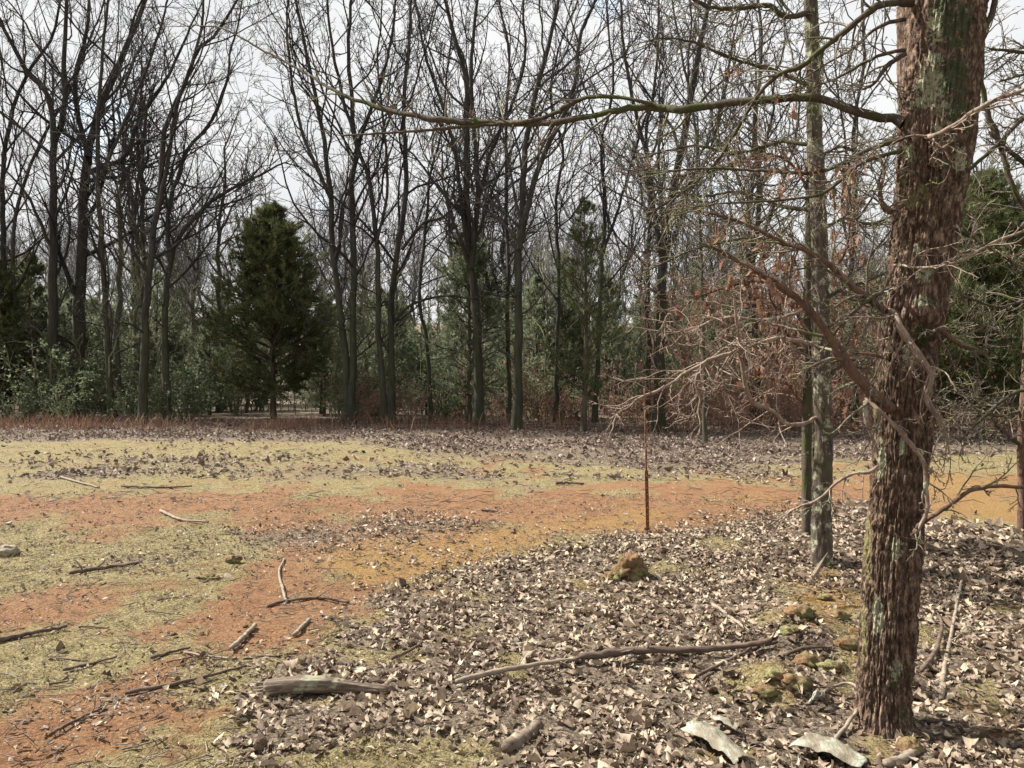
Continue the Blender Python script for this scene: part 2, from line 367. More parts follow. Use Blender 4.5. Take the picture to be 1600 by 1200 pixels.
def fac(name, k, e=0.12):
    v = t.math('ADD', t.attr(name), t.math('MULTIPLY', t.math('SUBTRACT', fine, 0.5), k))
    return t.ramp(v, [(0.5 - e, (0,) * 3), (0.5 + e, (1,) * 3)])
c = t.mix(fac('clay', 2.6, .18), moss, clay)
c = t.mix(fac('sand', 2.0, 0.2), c, sand)
c = t.mix(fac('leaf', 2.4, .16), c, mould)
c = t.mix(t.math('MULTIPLY', t.ramp(nD, [(0.34, (1,) * 3), (0.46, (0,) * 3)]), 0.6), c, (0.06, 0.042, 0.028))
t.col(c)
t.bump(t.math('ADD', t.math('MULTIPLY', nB, 1.0), t.math('ADD', t.math('MULTIPLY', nC, 0.5), t.math('MULTIPLY', nD, 0.2))), 1.0, 0.05)
M['ground'] = t.m

# ------------------------------------------------------------------ ground cover masks (drawn on the photograph, laid on the ground)
def poly_in(px, py, P):
    P = np.asarray(P, float); ins = np.zeros(px.shape, bool); j = len(P) - 1
    for i in range(len(P)):
        xi, yi, xj, yj = P[i, 0], P[i, 1], P[j, 0], P[j, 1]
        c = ((yi > py) != (yj > py)) & (px < (xj - xi) * (py - yi) / (yj - yi + 1e-12) + xi)
        ins ^= c; j = i
    return ins
def blobs(px, py, B):
    m = np.zeros(px.shape)
    for cx, cy, rx, ry in B:
        m = np.maximum(m, np.clip(1.5 - np.sqrt(((px - cx) / rx) ** 2 + ((py - cy) / ry) ** 2), 0, 1))
    return m
LEAF_NEAR = [(385, 1110), (440, 1050), (540, 1010), (600, 950), (640, 915), (740, 885), (830, 868), (900, 850), (985, 842), (1090, 832), (1180, 815), (1250, 795), (1380, 790),
             (1500, 810), (1600, 835), (6000, 850), (9000, 9000), (900, 9000), (880, 1220), (700, 1170), (560, 1150), (480, 1190), (390, 1170)]
LEAF_FAR = [(-9000, 601), (9000, 601), (9000, 700), (1600, 708), (1400, 712), (1240, 722), (1050, 728), (900, 722), (760, 712), (640, 705), (560, 690), (400, 692), (200, 688), (0, 690), (-9000, 690)]
ROAD = [(-9000, 772), (0, 772), (180, 776), (300, 768), (480, 776), (640, 768), (760, 758), (900, 762), (1050, 755), (1250, 752), (1600, 742), (9000, 735), (9000, 812), (1600, 806), (1220, 800), (1100, 822),
        (980, 832), (860, 850), (740, 875), (640, 905), (600, 935), (500, 960), (440, 1000), (400, 1040), (330, 1080), (230, 1120), (120, 1180), (-100, 1260), (-900, 1700), (-900, 1350), (0, 1120), (110, 1075),
        (230, 1040), (300, 980), (370, 930), (330, 890), (430, 855), (370, 825), (180, 818), (0, 822), (-9000, 822)]
CLAYB = [(60, 955, 70, 30), (150, 1000, 60, 18), (300, 985, 60, 30), (200, 905, 80, 14), (110, 870, 50, 10), (330, 1140, 70, 26), (60, 1170, 90, 40), (265, 1170, 60, 14), (560, 955, 40, 12), (800, 732, 40, 7), (1110, 748, 30, 5),
         (1265, 955, 55, 42), (1315, 1012, 30, 26), (1225, 985, 40, 20), (1330, 940, 20, 26), (750, 928, 26, 10), (690, 920, 26, 9), (1490, 1050, 35, 12), (1205, 1080, 22, 12), (640, 1000, 30, 14), (500, 1110, 40, 14), (1560, 1130, 40, 18)]
SANDB = [(1290, 940, 40, 40), (1235, 1050, 34, 22), (1330, 1000, 24, 30), (620, 868, 110, 26), (540, 885, 70, 22), (740, 845, 130, 16), (920, 815, 170, 12), (1060, 800, 80, 10), (530, 812, 40, 10), (1480, 762, 140, 26), (1180, 775, 80, 9), (1275, 935, 22, 26), (1560, 790, 90, 22), (320, 905, 40, 6), (700, 905, 60, 12), (385, 812, 30, 5)]
MOSSB = [(600, 1015, 40, 13), (810, 1030, 30, 12), (1060, 895, 60, 14), (900, 905, 26, 9), (1120, 860, 50, 10), (1225, 1075, 62, 44), (1305, 985, 45, 45), (1300, 900, 40, 12), (1380, 1160, 70, 18), (1330, 1050, 30, 30), (1520, 1085, 50, 22), (1400, 1170, 60, 25), (690, 1180, 130, 26), (1150, 1190, 60, 16), (950, 1185, 80, 14),
         (480, 985, 50, 20), (1460, 985, 40, 18), (1550, 945, 40, 12), (730, 985, 26, 9)]
PILES = [(430, 842, 70, 16), (640, 822, 90, 10), (560, 832, 45, 8), (200, 735, 120, 6), (90, 722, 70, 7), (290, 718, 60, 6), (390, 733, 120, 8), (480, 748, 80, 7), (650, 735, 110, 10), (760, 746, 90, 7), (900, 752, 70, 5), (1000, 742, 90, 6), (1130, 735, 110, 9), (120, 742, 60, 5),
         (50, 855, 50, 6), (170, 893, 60, 9), (80, 752, 60, 5), (230, 1110, 60, 12), (140, 1130, 40, 12), (300, 1065, 60, 6), (60, 925, 45, 8), (270, 880, 30, 6), (560, 866, 30, 5), (690, 868, 26, 7), (500, 1000, 60, 16), (570, 975, 40, 14)]
def cover(x, y):
    """leaf, clay, sand masks 0..1 at ground points"""
    acc = 0
    for jx, jy in ((0, 0), (.8, .3), (-.7, .6), (.2, -.9), (-.5, -.5)):
        acc = acc + np.stack(cover1(x, y, jx, jy))
    acc = acc / 5
    q1, q2 = fbm(x / .5, y / .5, 33, 4) - .5, fbm(x / .5 + 7, y / .5 + 3, 35, 4) - .5
    qx, qy = to_px(x + q1 * .45, np.maximum(np.maximum(y, .6) + q2 * .6, .6))
    acc[0] = acc[0] * (1 - .92 * blobs(qx, qy, MOSSB)) * (1 - .92 * blobs(qx, qy, CLAYB)); acc[2] = np.maximum(acc[2], .8 * blobs(qx, qy, SANDB[:3]))
    acc[1] = np.clip(acc[1] + 2.0 * (fbm(x / 0.5, y / 0.7, 11, 5) - 0.52), 0, 1)
    return acc
def cover1(x, y, jx, jy):
    D = np.maximum(y, 0.6); sp = np.clip(D / 6, 0.5, 2.5)
    w1 = fbm(x / 0.9, y / 0.9, 5, 4) - 0.5; w2 = fbm(x / 0.9 + 40, y / 0.9 + 9, 2, 4) - 0.5
    px, py = to_px(x + w1 * 0.9 + jx * .38 * sp, np.maximum(D + w2 * 0.9 * sp + jy * .42 * sp * np.clip(D / 8, .6, 2), 0.6))
    pile = blobs(px, py, PILES)
    leaf = np.where(poly_in(px, py, LEAF_NEAR), 1.0, 0.0)
    leaf = np.maximum(leaf, np.where(poly_in(px, py, LEAF_FAR), 1.0, 0.0))
    leaf = np.maximum(leaf, pile * 0.9)
    clay = np.maximum(np.where(poly_in(px, py, ROAD), 1.0, 0.12), blobs(px, py, CLAYB))
    sand = blobs(px, py, SANDB) * 0.8 + 0.5 * (fbm(x / 0.8, y / 0.8, 21, 3) - 0.55)
    return leaf, clay, np.clip(sand, 0, 1)

def axis(fine0, fine1, step, far, g):
    a = [fine0]
    while a[-1] < fine1: a.append(a[-1] + step)
    s = step
    b = [a[-1]]
    while b[-1] < far: s *= g; b.append(b[-1] + s)
    return a, b[1:]
xa, xb = axis(0, 3.2, 0.034, 170, 1.06)
xs = np.array(sorted(set([-v for v in xa + xb] + xa + xb)))
ys = [1.6]
while ys[-1] < 240: ys.append(ys[-1] + max(0.024, 0.0088 * ys[-1]) if ys[-1] < 40 else ys[-1] * 1.05)
ys = np.array([-60, -40, -25, -15, -8, -4, -1.5, 0, .6, 1.0, 1.3] + ys)
GX, GY = np.meshgrid(xs, ys)
gx, gy = GX.ravel(), GY.ravel()
leaf_m, clay_m, sand_m = cover(gx, gy)
near = np.clip(1 - gy / 25, 0, 1)
gzv = gz(gx, gy) + near * (0.030 * (fbm(gx * 3.1, gy * 3.1, 3, 4) - 0.5) + 0.06 * (fbm(gx * 11, gy * 11, 7, 4) - 0.5) * (1 - 0.4 * clay_m)) + 0.02 * leaf_m * near
nx, ny = len(xs), len(ys)
idx = (np.arange(ny - 1)[:, None] * nx + np.arange(nx - 1)[None]).ravel()
GQ = np.stack([idx, idx + 1, idx + nx + 1, idx + nx], -1)
ground = tag(obj('ground', mesh('ground', np.stack([gx, gy, gzv], -1), [GQ], True, {'leaf': leaf_m, 'clay': clay_m, 'sand': sand_m}), M['ground']),
             'clearing floor of moss, red clay and yellow sand', None, None, 'structure')

# ------------------------------------------------------------------ bare trees
def stem_from_px(pl, base, w, depth=0.0, ext=4.0, tip=0.02, D0=None):
    """pl: photo polyline from foot upwards, at the distance of its foot; returns local points and radii"""
    D = base[1]
    pts = [pt(px, py, D + depth * i / max(len(pl) - 1, 1)) - base for i, (px, py) in enumerate(pl)]
    pts = np.array(pts)
    if ext:
        d = nrm(pts[-1] - pts[-2]); d[2] = max(d[2], 0.5)
        pts = np.concatenate([pts, [pts[-1] + d * ext * 0.55 + rng.normal(0, .15, 3), pts[-1] + d * ext + rng.normal(0, .3, 3) + np.array([0, 0, ext * .1])]])
    L = np.concatenate([[0], np.cumsum(np.linalg.norm(np.diff(pts, axis=0), axis=1))]); L /= L[-1]
    r0 = w * .84 / 2 / F * D
    return pts, tip + (r0 - tip) * (1 - L) ** 0.85
def crown(stems, k1=15, zmin=4.0, lean=None, dens=1.0, l1=(0.22, 0.42), ang1=(28, 62), rmin=0.0065, k2=6, k3=6, up=0.075, low=3):
    parts = []
    for P, Rr in stems:
        Ps, Rs = P[None], Rr[None]
        L = np.linalg.norm(np.diff(P, axis=0), axis=1).sum()
        z = P[:, 2]; t0 = np.clip(np.searchsorted(z, zmin) / len(z), 0.05, 0.8)
        A, RA, LA = spawn(Ps, Rs, [L], int(k1 * dens), (t0, 0.98), ang1, l1, 0.5, 11, 0.14, up, 0.008, bias=lean, lenpow=0.5, rmin=0.016)
        if low:
            A0, R0, L0 = spawn(Ps, Rs, [L], low, (t0 * 0.45, t0), (45, 80), (0.07, 0.2), 0.3, 11, 0.16, 0.05, 0.008, rmin=0.015)
            A, RA, LA = np.concatenate([A, A0]), np.concatenate([RA, R0]), np.concatenate([LA, L0])
        parts.append(tubes(A, RA, 5))
        B, RB, LB = spawn(A, RA, LA, k2, (0.2, 0.97), (25, 60), (0.3, 0.55), 0.6, 8, 0.16, 0.06, 0.007, rmin=rmin * 1.2)
        parts.append(tubes(B, RB, 4))
        Ct, RC, LC = spawn(B, RB, LB, k3, (0.15, 0.98), (25, 60), (0.3, 0.6), 0.65, 6, 0.18, 0.05, 0.006, rmin=rmin)
        parts.append(tubes(Ct, RC, 3))
        if rmin > .01: continue
        Dt, RD, LD = spawn(Ct, RC, LC, 2, (0.3, 0.95), (25, 55), (0.3, 0.6), 0.7, 4, 0.18, 0.04, 0.005, rmin=rmin * 0.8)
        parts.append(tubes(Dt, RD, 3))
    return join(parts)
def flare(P, Rr, h=0.5, k=0.5):
    return Rr * (1 + k * np.exp(-np.maximum(P[:, 2], 0) / h))

def traced_tree(name, label, stems_px, **kw):
    """stems_px: list of (polyline, width px, depth drift, own-root?)"""
    fx, fy = stems_px[0][0][0]
    base = gpt(fx, fy)
    root = thing(name, label, 'tree', tuple(base), 0, 'bare trees along the edge of the wood')
    tr, st = [], []
    for i, (pl, w, dep, ext) in enumerate(stems_px):
        pts, r = stem_from_px(pl, base, w, dep, ext)
        if i == 0: pts[0, 2] -= 0.12
        P, Rr = resample(pts, r, 34, 0.035)
        if i == 0: Rr = flare(P, Rr)
        tr.append(tubes(P, Rr, 12 if i == 0 else 8)); st.append((P, Rr))
    obj('trunk', mesh('trunk', *join(tr)), M['bark'], root)
    obj('crown', mesh('crown', *crown(st, **kw)), M['twig'], root)
    return root

TREES = [
 ('grey trunked oak forking into a left sweeping limb and an upright limb', [([(84, 657), (83, 520), (83, 400), (84, 300), (84, 220), (98, 190), (101, 150), (100, 84), (105, 0)], 20, .5, 4),
    ([(84, 230), (81, 169), (67, 138), (44, 115), (24, 78), (0, 34), (-20, 0)], 11, -1.0, 3)]),
 ('thick mossy oak with a long low limb reaching to the slim dark trunk', [([(119, 655), (121, 560), (124, 470), (128, 400), (133, 297), (138, 240), (150, 190), (170, 130), (200, 70), (225, 0)], 25, 0.6, 4),
    ([(138, 245), (122, 180), (118, 120), (135, 50), (140, 0)], 11, 1.0, 3), ([(135, 270), (165, 258), (195, 245), (215, 195), (235, 160), (262, 120), (290, 60)], 10, -1.2, 2.0)]),
 ('slim straight near black trunk close beside the thick mossy oak', [([(175, 660), (169, 566), (164, 465), (156, 350), (153, 270), (154, 170), (160, 84), (168, 0)], 12, 0, 4), ([(156, 280), (182, 220), (205, 165), (232, 100), (255, 30), (262, 0)], 7, -.8, 3)]),
 ('leaning double stemmed oak rising behind the brush by the pine', [([(222, 664), (226, 532), (233, 431), (237, 370), (250, 304), (256, 219), (270, 169), (294, 118), (307, 81), (334, 57), (365, 10)], 16, .5, 3), ([(237, 370), (262, 260), (275, 170), (300, 100), (316, 40), (318, 0)], 9, -1, 3)]),
 ('oak throwing a long arching limb over the top of the pine', [([(262, 660), (258, 560), (258, 480), (266, 410), (277, 375), (297, 348), (324, 320), (371, 290), (422, 267)], 15, 0.4, 1.0), ([(266, 410), (262, 337), (280, 270), (297, 229), (330, 190), (354, 130), (360, 80)], 9, -.6, 2.5)]),
 ('slender bare tree bending right over the forked grey oak', [([(12, 655), (8, 500), (5, 400), (3, 304), (10, 219), (27, 152), (51, 101), (81, 57), (96, 0)], 13, .3, 3)]),
 ('thin bare tree leaning towards the forked grey oak', [([(36, 655), (24, 500), (20, 371), (37, 287), (57, 236), (81, 186), (110, 140), (140, 60)], 9, -.4, 3)]),
 ('tall bare tree splitting low into a fan of steep stems past the pine', [([(543, 664), (540, 560), (526, 440), (520, 398), (516, 304), (506, 219), (497, 170), (478, 80), (462, 0)], 14, .6, 4), ([(516, 310), (490, 250), (470, 200), (455, 120), (448, 40)], 7, -.6, 3)]),
 ('straight dark trunk standing hard against the fan stemmed tree', [([(549, 664), (552, 480), (552, 398), (550, 287), (557, 236), (550, 169), (546, 67), (550, 0)], 15, -.3, 4), ([(555, 240), (580, 170), (600, 110), (615, 40), (618, 0)], 8, .5, 3)]),
 ('mossy green trunk that leans left and forks above the saplings', [([(603, 666), (598, 600), (591, 532), (591, 448), (587, 371), (577, 287), (562, 236), (540, 170), (520, 80), (510, 0)], 12, .4, 4), ([(588, 380), (605, 300), (600, 200), (590, 100)], 6, -.5, 3)]),
 ('black trunk with a sharply bent low limb reaching right', [([(612, 664), (611, 560), (611, 482), (620, 400), (629, 350), (635, 287), (631, 169), (640, 50), (642, 0)], 14, .2, 4), ([(618, 500), (640, 478), (672, 466), (705, 462), (735, 466), (760, 460)], 6, -1.0, 0.3), ([(628, 390), (660, 350), (690, 340), (712, 320)], 6, -1, 0.8)]),
 ('thin crooked tree with a kinked stem among the saplings', [([(673, 662), (671, 590), (665, 519), (655, 475), (660, 400), (668, 330), (672, 270), (690, 200), (700, 100)], 8, .3, 3)]),
 ('big many stemmed oak with mossy base standing in front of a loose cedar', [([(747, 666), (748, 600), (746, 532), (738, 430), (732, 398), (729, 270), (729, 135), (712, 67), (695, 0)], 19, .5, 4), ([(736, 420), (747, 300), (740, 200), (736, 100), (746, 0)], 11, -.4, 4), ([(735, 410), (722, 330), (712, 240), (690, 160), (665, 90), (655, 30)], 9, .8, 3), ([(742, 330), (770, 230), (800, 165), (820, 90), (818, 20)], 8, -.8, 3)]),
 ('dark twin trunked oak whose right stem leans away above the leaf litter', [([(808, 672), (809, 600), (810, 532), (810, 440), (811, 380), (817, 320), (817, 287), (823, 209), (843, 120), (868, 30), (872, 0)], 18, .4, 4), ([(811, 390), (828, 310), (850, 240), (880, 180), (900, 120), (905, 60), (930, 0)], 12, -.4, 3)]),
 ('thin straight trunk rising behind the dark twin trunked oak', [([(797, 662), (795, 560), (794, 450), (792, 330), (790, 200), (796, 90), (780, 0)], 9, .3, 4)]),
 ('broad based dark oak with leaning stems near the metal stake', [([(1030, 676), (1030, 600), (1032, 500), (1036, 397), (1045, 330), (1062, 250), (1078, 160), (1092, 80), (1110, 0)], 22, .4, 4), ([(1036, 420), (1022, 330), (1012, 250), (990, 160), (975, 80), (970, 0)], 10, .6, 3), ([(1040, 400), (1062, 350), (1070, 300), (1108, 240), (1130, 160)], 10, -.6, 3)]),
 ('slim dark bare tree standing behind the broad based oak', [([(1012, 664), (1014, 560), (1012, 440), (1016, 330), (1010, 220), (1024, 120), (1030, 0)], 10, .3, 4)]),
 ('lone thin tree on the leaf litter between the stake and lichen trunk', [([(1101, 696), (1102, 620), (1098, 500), (1096, 400), (1090, 300), (1084, 180), (1060, 60)], 8, .2, 3)]),
 ('bare tree leaning out behind the scraggy cedar top', [([(930, 662), (934, 560), (938, 440), (946, 330), (940, 230), (958, 140), (950, 40)], 10, .3, 3), ([(940, 400), (965, 330), (985, 260), (1010, 180)], 6, -.4, 2)]),
 ('upright bare tree in the gap beyond the twin trunked oak', [([(868, 661), (870, 560), (874, 430), (868, 320), (880, 240), (860, 150), (878, 60)], 9, .3, 3)]),
 ('bare tree standing behind the reddish thicket near the lichen trunk', [([(1180, 668), (1182, 560), (1176, 430), (1186, 310), (1178, 200), (1190, 100), (1184, 0)], 13, .3, 4), ([(1180, 400), (1210, 320), (1240, 230), (1250, 150)], 7, .3, 2.5)]),
 ('bare tree rising between the lichen trunk and the big rough trunk', [([(1334, 668), (1336, 560), (1330, 430), (1338, 310), (1334, 200), (1350, 100), (1346, 0)], 12, .3, 4), ([(1334, 420), (1316, 330), (1322, 240), (1310, 150)], 6, .3, 2.5)]),
]
for lab, st in TREES:
    traced_tree('bare_oak', lab, st, k1=20 if len(st) == 1 else 14, k2=6, k3=5, zmin=5.0)

# ------------------------------------------------------------------ prototypes for the wood behind
def proto_bare(h, r, seed, k1=16, k2=5, k3=4, mat='farbark', forks=1, rmin=0.012):
    global rng
    keep = rng; rng = np.random.default_rng(seed)
    tr, st = [], []
    base = np.array([[0, 0, -.2], [rng.normal(0, .1), rng.normal(0, .1), h * .35], [rng.normal(0, .5), rng.normal(0, .5), h * .7], [rng.normal(0, .9), rng.normal(0, .9), h]])
    P, Rr = resample(base, [r * 1.1, r * .8, r * .45, .015], 20, 0.12)
    tr.append(tubes(P, Rr, 7)); st.append((P, Rr))
    for q in range(forks):
        i = rng.integers(6, 11); a = rng.uniform(0, 6.28); s = P[i]
        e = s + np.array([math.cos(a) * h * .16, math.sin(a) * h * .16, (h - s[2]) * .9])
        m = (s + e) / 2 + np.array([math.cos(a), math.sin(a), 0]) * h * .03
        P2, R2 = resample([s, m, e], [Rr[i] * .75, Rr[i] * .5, .015], 16, 0.15)
        tr.append(tubes(P2, R2, 6)); st.append((P2, R2))
    out = (mesh('trunk', *join(tr)), mesh('crown', *crown(st, k1=k1, zmin=h * .33, k2=k2, k3=k3, rmin=rmin, low=2)))
    for me, m in zip(out, (mat, mat)): me.materials.append(M[m])
    rng = keep
    return out
def place(name, label, cat, group, protos_, k, x, y, rz, s=1.0, parts=('trunk', 'crown'), sz=None, mat=None):
    root = thing(name, label, cat, (x, y, float(gz(x, y))), rz, group)
    root.scale = (s, s, sz or s)
    for pn, me in zip(parts, protos_[k % len(protos_)]): obj(pn, me, M[mat] if mat else None, root)
    return root
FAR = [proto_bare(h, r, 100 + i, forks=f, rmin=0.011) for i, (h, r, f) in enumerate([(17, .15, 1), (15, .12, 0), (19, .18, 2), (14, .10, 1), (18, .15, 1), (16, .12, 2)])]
# mid wood: trees directly behind the front row
prng = np.random.default_rng(21)
def lateral(y): return (CX + 240) / F * y
mid = 0
for i in range(40):
    y = prng.uniform(34, 52); x = (prng.uniform(-140, 1740) - CX) / F * y
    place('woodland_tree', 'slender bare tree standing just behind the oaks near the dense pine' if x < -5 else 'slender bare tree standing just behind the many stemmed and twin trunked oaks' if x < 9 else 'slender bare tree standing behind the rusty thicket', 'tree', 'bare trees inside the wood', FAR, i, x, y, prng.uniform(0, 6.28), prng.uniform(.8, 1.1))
for i in range(200):
    y = 52 + 80 * prng.random() ** 1.3; x = (prng.uniform(-160, 1760) - CX) / F * y
    place('distant_tree', 'small looking bare tree far back in the grey wood', 'tree', 'distant bare trees of the far wood', FAR, i + 3, x, y, prng.uniform(0, 6.28), prng.uniform(.75, 1.05), mat='hazebark')

# saplings and thin understory stems
SAP = [proto_bare(h, r, 300 + i, k1=10, k2=4, k3=3, mat='sapling', forks=0, rmin=0.007) for i, (h, r) in enumerate([(7, .035), (6, .03), (9, .05), (5, .025), (8, .04)])]
for i in range(210):
    y = prng.uniform(31, 48); q_ = prng.uniform(-60, 1650); x = (q_ - CX) / F * y
    if 310 < q_ < 515 and y < 37: continue
    place('sapling', ('thin greenish bare sapling between the oaks beside the dense pine' if q_ < 800 else 'thin greenish bare sapling in the shade behind the broad based oak'), 'sapling', 'thin saplings of the understory', SAP, i, x, y, prng.uniform(0, 6.28), prng.uniform(.6, 1.15))
BRU = [proto_bare(h, r, 340 + i, k1=11, k2=4, k3=3, mat='brush', forks=1, rmin=0.006) for i, (h, r) in enumerate([(3.2, .025), (4.5, .03), (2.4, .02), (5.5, .04)])]
for i in range(70):
    y = prng.uniform(21, 36); x = (prng.uniform(1060, 1680) - CX) / F * y
    if y < 25 and x < 11 : y += 5
    place('brush_sapling', 'thin reddish brown sapling in the thicket behind the lichen trunk', 'sapling', 'reddish saplings of the thicket', BRU, i, x, y, prng.uniform(0, 6.28), prng.uniform(.7, 1.2))

# ------------------------------------------------------------------ pines and cedars
def tufts(P, D, n_needle, ln, wd, spread):
    """needle tufts at points P with axis D: one thin triangle per needle"""
    N = len(P)
    ax = nrm(D)[:, None] + rng.normal(0, spread, (N, n_needle, 3)); ax = nrm(ax)
    L = ln * rng.uniform(.7, 1.2, (N, n_needle, 1))
    side = nrm(np.cross(ax, rng.normal(0, 1, ax.shape))) * wd
    o = P[:, None] + rng.normal(0, .02, ax.shape)
    V = np.stack([o - side, o + side, o + ax * L], 2).reshape(-1, 3)
    return V, [np.arange(len(V)).reshape(-1, 3)]
def make_conifer(h, rad, seed, r=.12, clear=.08, prof=None, kt=6, nn=7, ln=.16, wd=.008, step=.28, up=0.03, ang=(65, 85), gap=0.0, tw=5):
    global rng
    keep = rng; rng = np.random.default_rng(seed)
    P, Rr = resample([[0, 0, -.15], [rng.normal(0, .05), rng.normal(0, .05), h * .5], [rng.normal(0, .08), rng.normal(0, .08), h]], [r, r * .6, .012], 24, 0.02)
    prof = prof or [(0, .5), (.12, .95), (.3, 1.0), (.6, .72), (.85, .34), (1, .05)]
    nb = int((1 - clear) * h / step) * 5
    t = clear + (1 - clear) * (np.arange(nb) + rng.random(nb)) / nb
    t = t[rng.random(nb) > gap]; nb = len(t)
    az = rng.uniform(0, 6.28, nb); i = np.clip((t * 23).astype(int), 0, 22)
    s = P[i] + (P[i + 1] - P[i]) * (t * 23 - i)[:, None]
    L = rad * np.interp((t - clear) / (1 - clear), *zip(*prof)) * rng.uniform(.6, 1.12, nb) + .12
    el = np.radians(90 - rng.uniform(*ang, nb)) + t * .55
    d = np.stack([np.cos(az) * np.cos(el), np.sin(az) * np.cos(el), np.sin(el)], -1)
    A = grow(s, d, L, 9, .07, up)
    RA = np.maximum(.006, .016 * L[:, None] * np.linspace(1, .2, 9)[None])
    Bp, RB, LB = spawn(A, RA, L, kt, (.22, 1.0), (30, 65), (.25, .5), .6, 5, .1, .05, .004, lenpow=.55, rmin=.005)
    tt = np.linspace(.3, 1, tw) * 4
    pos, dr = [], []
    for q in tt:
        i = min(int(q), 3); f = q - i
        pos.append(Bp[:, i] * (1 - f) + Bp[:, i + 1] * f); dr.append(Bp[:, i + 1] - Bp[:, i])
    pos, dr = np.concatenate(pos), nrm(np.concatenate(dr)); dr[:, 2] += .25
    fol = tufts(pos, dr, nn, ln, wd, .55)
    br = join([tubes(A, RA, 4), tubes(Bp, RB, 3)])
    out = mesh('trunk', *tubes(P, flare(P, Rr, .3, .3), 9)), mesh('branches', *br), mesh('needles', *fol, smooth=False)
    rng = keep
    return out
def conifer(name, label, protos_, mats, x, y, rz=0, s=1.0, group=None, cat='pine tree', sz=None):
    root = thing(name, label, cat, (x, y, float(gz(x, y))), rz, group); root.scale = (s, s, sz or s)
    tr = obj('trunk', protos_[0], M['pinebark'], root); br = obj('branches', protos_[1], M['pinebark'], root)
    nd = obj('needles', protos_[2], M[mats], br); nd['kind'] = 'stuff'
    return root
b = gpt(427, 656)
PINE0 = make_conifer(9.3, 3.5, 501, r=.14, clear=.12, prof=[(0, .55), (.1, .88), (.22, 1.0), (.42, .88), (.62, .68), (.8, .42), (.93, .2), (1, .06)], kt=11, nn=11, ln=.26, wd=.013, step=.2, tw=5)
conifer('pine_tree', 'dense bushy dark green pine standing alone before the wood', PINE0, 'needle', b[0], b[1])
CEDA = make_conifer(8.2, 2.3, 502, clear=.1, kt=7, nn=8, ln=.22, wd=.013, gap=.2, step=.28)
CEDB = make_conifer(8.8, 2.1, 503, clear=.1, kt=6, nn=6, ln=.18, wd=.010, gap=.45, step=.3, ang=(50, 75))
CEDC = make_conifer(7.0, 1.9, 504, clear=.08, kt=7, nn=8, ln=.22, wd=.014, gap=.1, step=.28)
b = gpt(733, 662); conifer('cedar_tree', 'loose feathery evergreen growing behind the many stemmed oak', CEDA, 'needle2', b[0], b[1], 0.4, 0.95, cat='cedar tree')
b = gpt(912, 674); conifer('cedar_tree', 'scraggy dark cedar with a ragged top and bare lower trunk', CEDB, 'needle', b[0], b[1], 1.4, 0.88, cat='cedar tree')
b = gpt(1532, 690); conifer('pine_tree', 'dark green pine half hidden behind the big rough trunk', PINE0, 'needle', b[0], b[1], 2.0, 0.78)
b = gpt(1625, 682); conifer('pine_tree', 'dark pine beyond the thin stem beside the clay track', CEDA, 'needle', b[0], b[1], 2.6, 0.8)
b = gpt(45, 651); conifer('pine_tree', 'dark feathery pine growing among the leaning trees by the grey oak', CEDA, 'needle', b[0], b[1], 3.3, 0.95)
b = gpt(-30, 655); conifer('pine_tree', 'dark pine with broad boughs beside the bending bare tree', PINE0, 'needle', b[0], b[1], 4.3, 0.8)
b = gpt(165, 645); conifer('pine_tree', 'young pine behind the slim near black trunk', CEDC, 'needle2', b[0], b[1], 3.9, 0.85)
EV = [CEDA, CEDC, CEDB]
for i in range(165):
    y = 34.5 + 50 * prng.random() ** 1.8; x = (prng.uniform(-80, 1700) - CX) / F * y
    s = prng.uniform(.55, 1.0) * (0.9 + (y - 36) / 120)
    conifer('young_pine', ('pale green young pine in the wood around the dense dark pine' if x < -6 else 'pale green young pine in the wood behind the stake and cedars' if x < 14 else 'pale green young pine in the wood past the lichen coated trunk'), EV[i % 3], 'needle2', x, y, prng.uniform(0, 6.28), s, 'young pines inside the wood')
# leafy evergreen shrubs at the foot of the wood
def make_shrub(seed, h, w, n, mat):
    global rng
    keep = rng; rng = np.random.default_rng(seed)
    k = 9; a = rng.uniform(0, 6.28, k); s = np.stack([np.cos(a) * .05, np.sin(a) * .05, np.full(k, -.05)], -1)
    d = np.stack([np.cos(a) * .5, np.sin(a) * .5, np.ones(k)], -1)
    A = grow(s, d, rng.uniform(.7, 1.1, k) * h, 8, .14, .04); RA = np.tile(np.linspace(.014, .004, 8), (k, 1))
    B, RB, LB = spawn(A, RA, np.full(k, h), 8, (.2, 1), (30, 70), (.2, .45), .6, 6, .16, .02, .003)
    i = rng.integers(0, len(B), n); j = rng.integers(1, 6, n)
    p = B[i, j] + rng.normal(0, .03, (n, 3))
    V, fs = cards(p, .045, .09)
    out = mesh('stems', *join([tubes(A, RA, 4), tubes(B, RB, 3)])), mesh('leaves', V, fs, False)
    rng = keep
    return out
def cards(p, w0, w1):
    """small folded leaves at points p: two triangles each, bent along the midrib"""
    n = len(p); s = rng.uniform(w0, w1, (n, 1))
    d = nrm(rng.normal(0, 1, (n, 3)) + [0, 0, -.3]); u = nrm(np.cross(d, rng.normal(0, 1, (n, 3)))); w = np.cross(d, u)
    V = np.stack([p, p + d * s * .5 + u * s * .3 + w * s * .12, p + d * s, p + d * s * .5 - u * s * .3 + w * s * .12], 1).reshape(-1, 3)
    q = np.arange(n)[:, None] * 4
    return V, [np.concatenate([q + [[0, 1, 2]], q + [[0, 2, 3]]])]
SHR = [make_shrub(700 + i, h, .8, 700, 'green') for i, h in enumerate((1.3, 1.8))]
BSH = [make_shrub(720 + i, h, .8, n, 'brush') for i, (h, n) in enumerate(((1.2, 420), (1.8, 500), (2.8, 650)))]
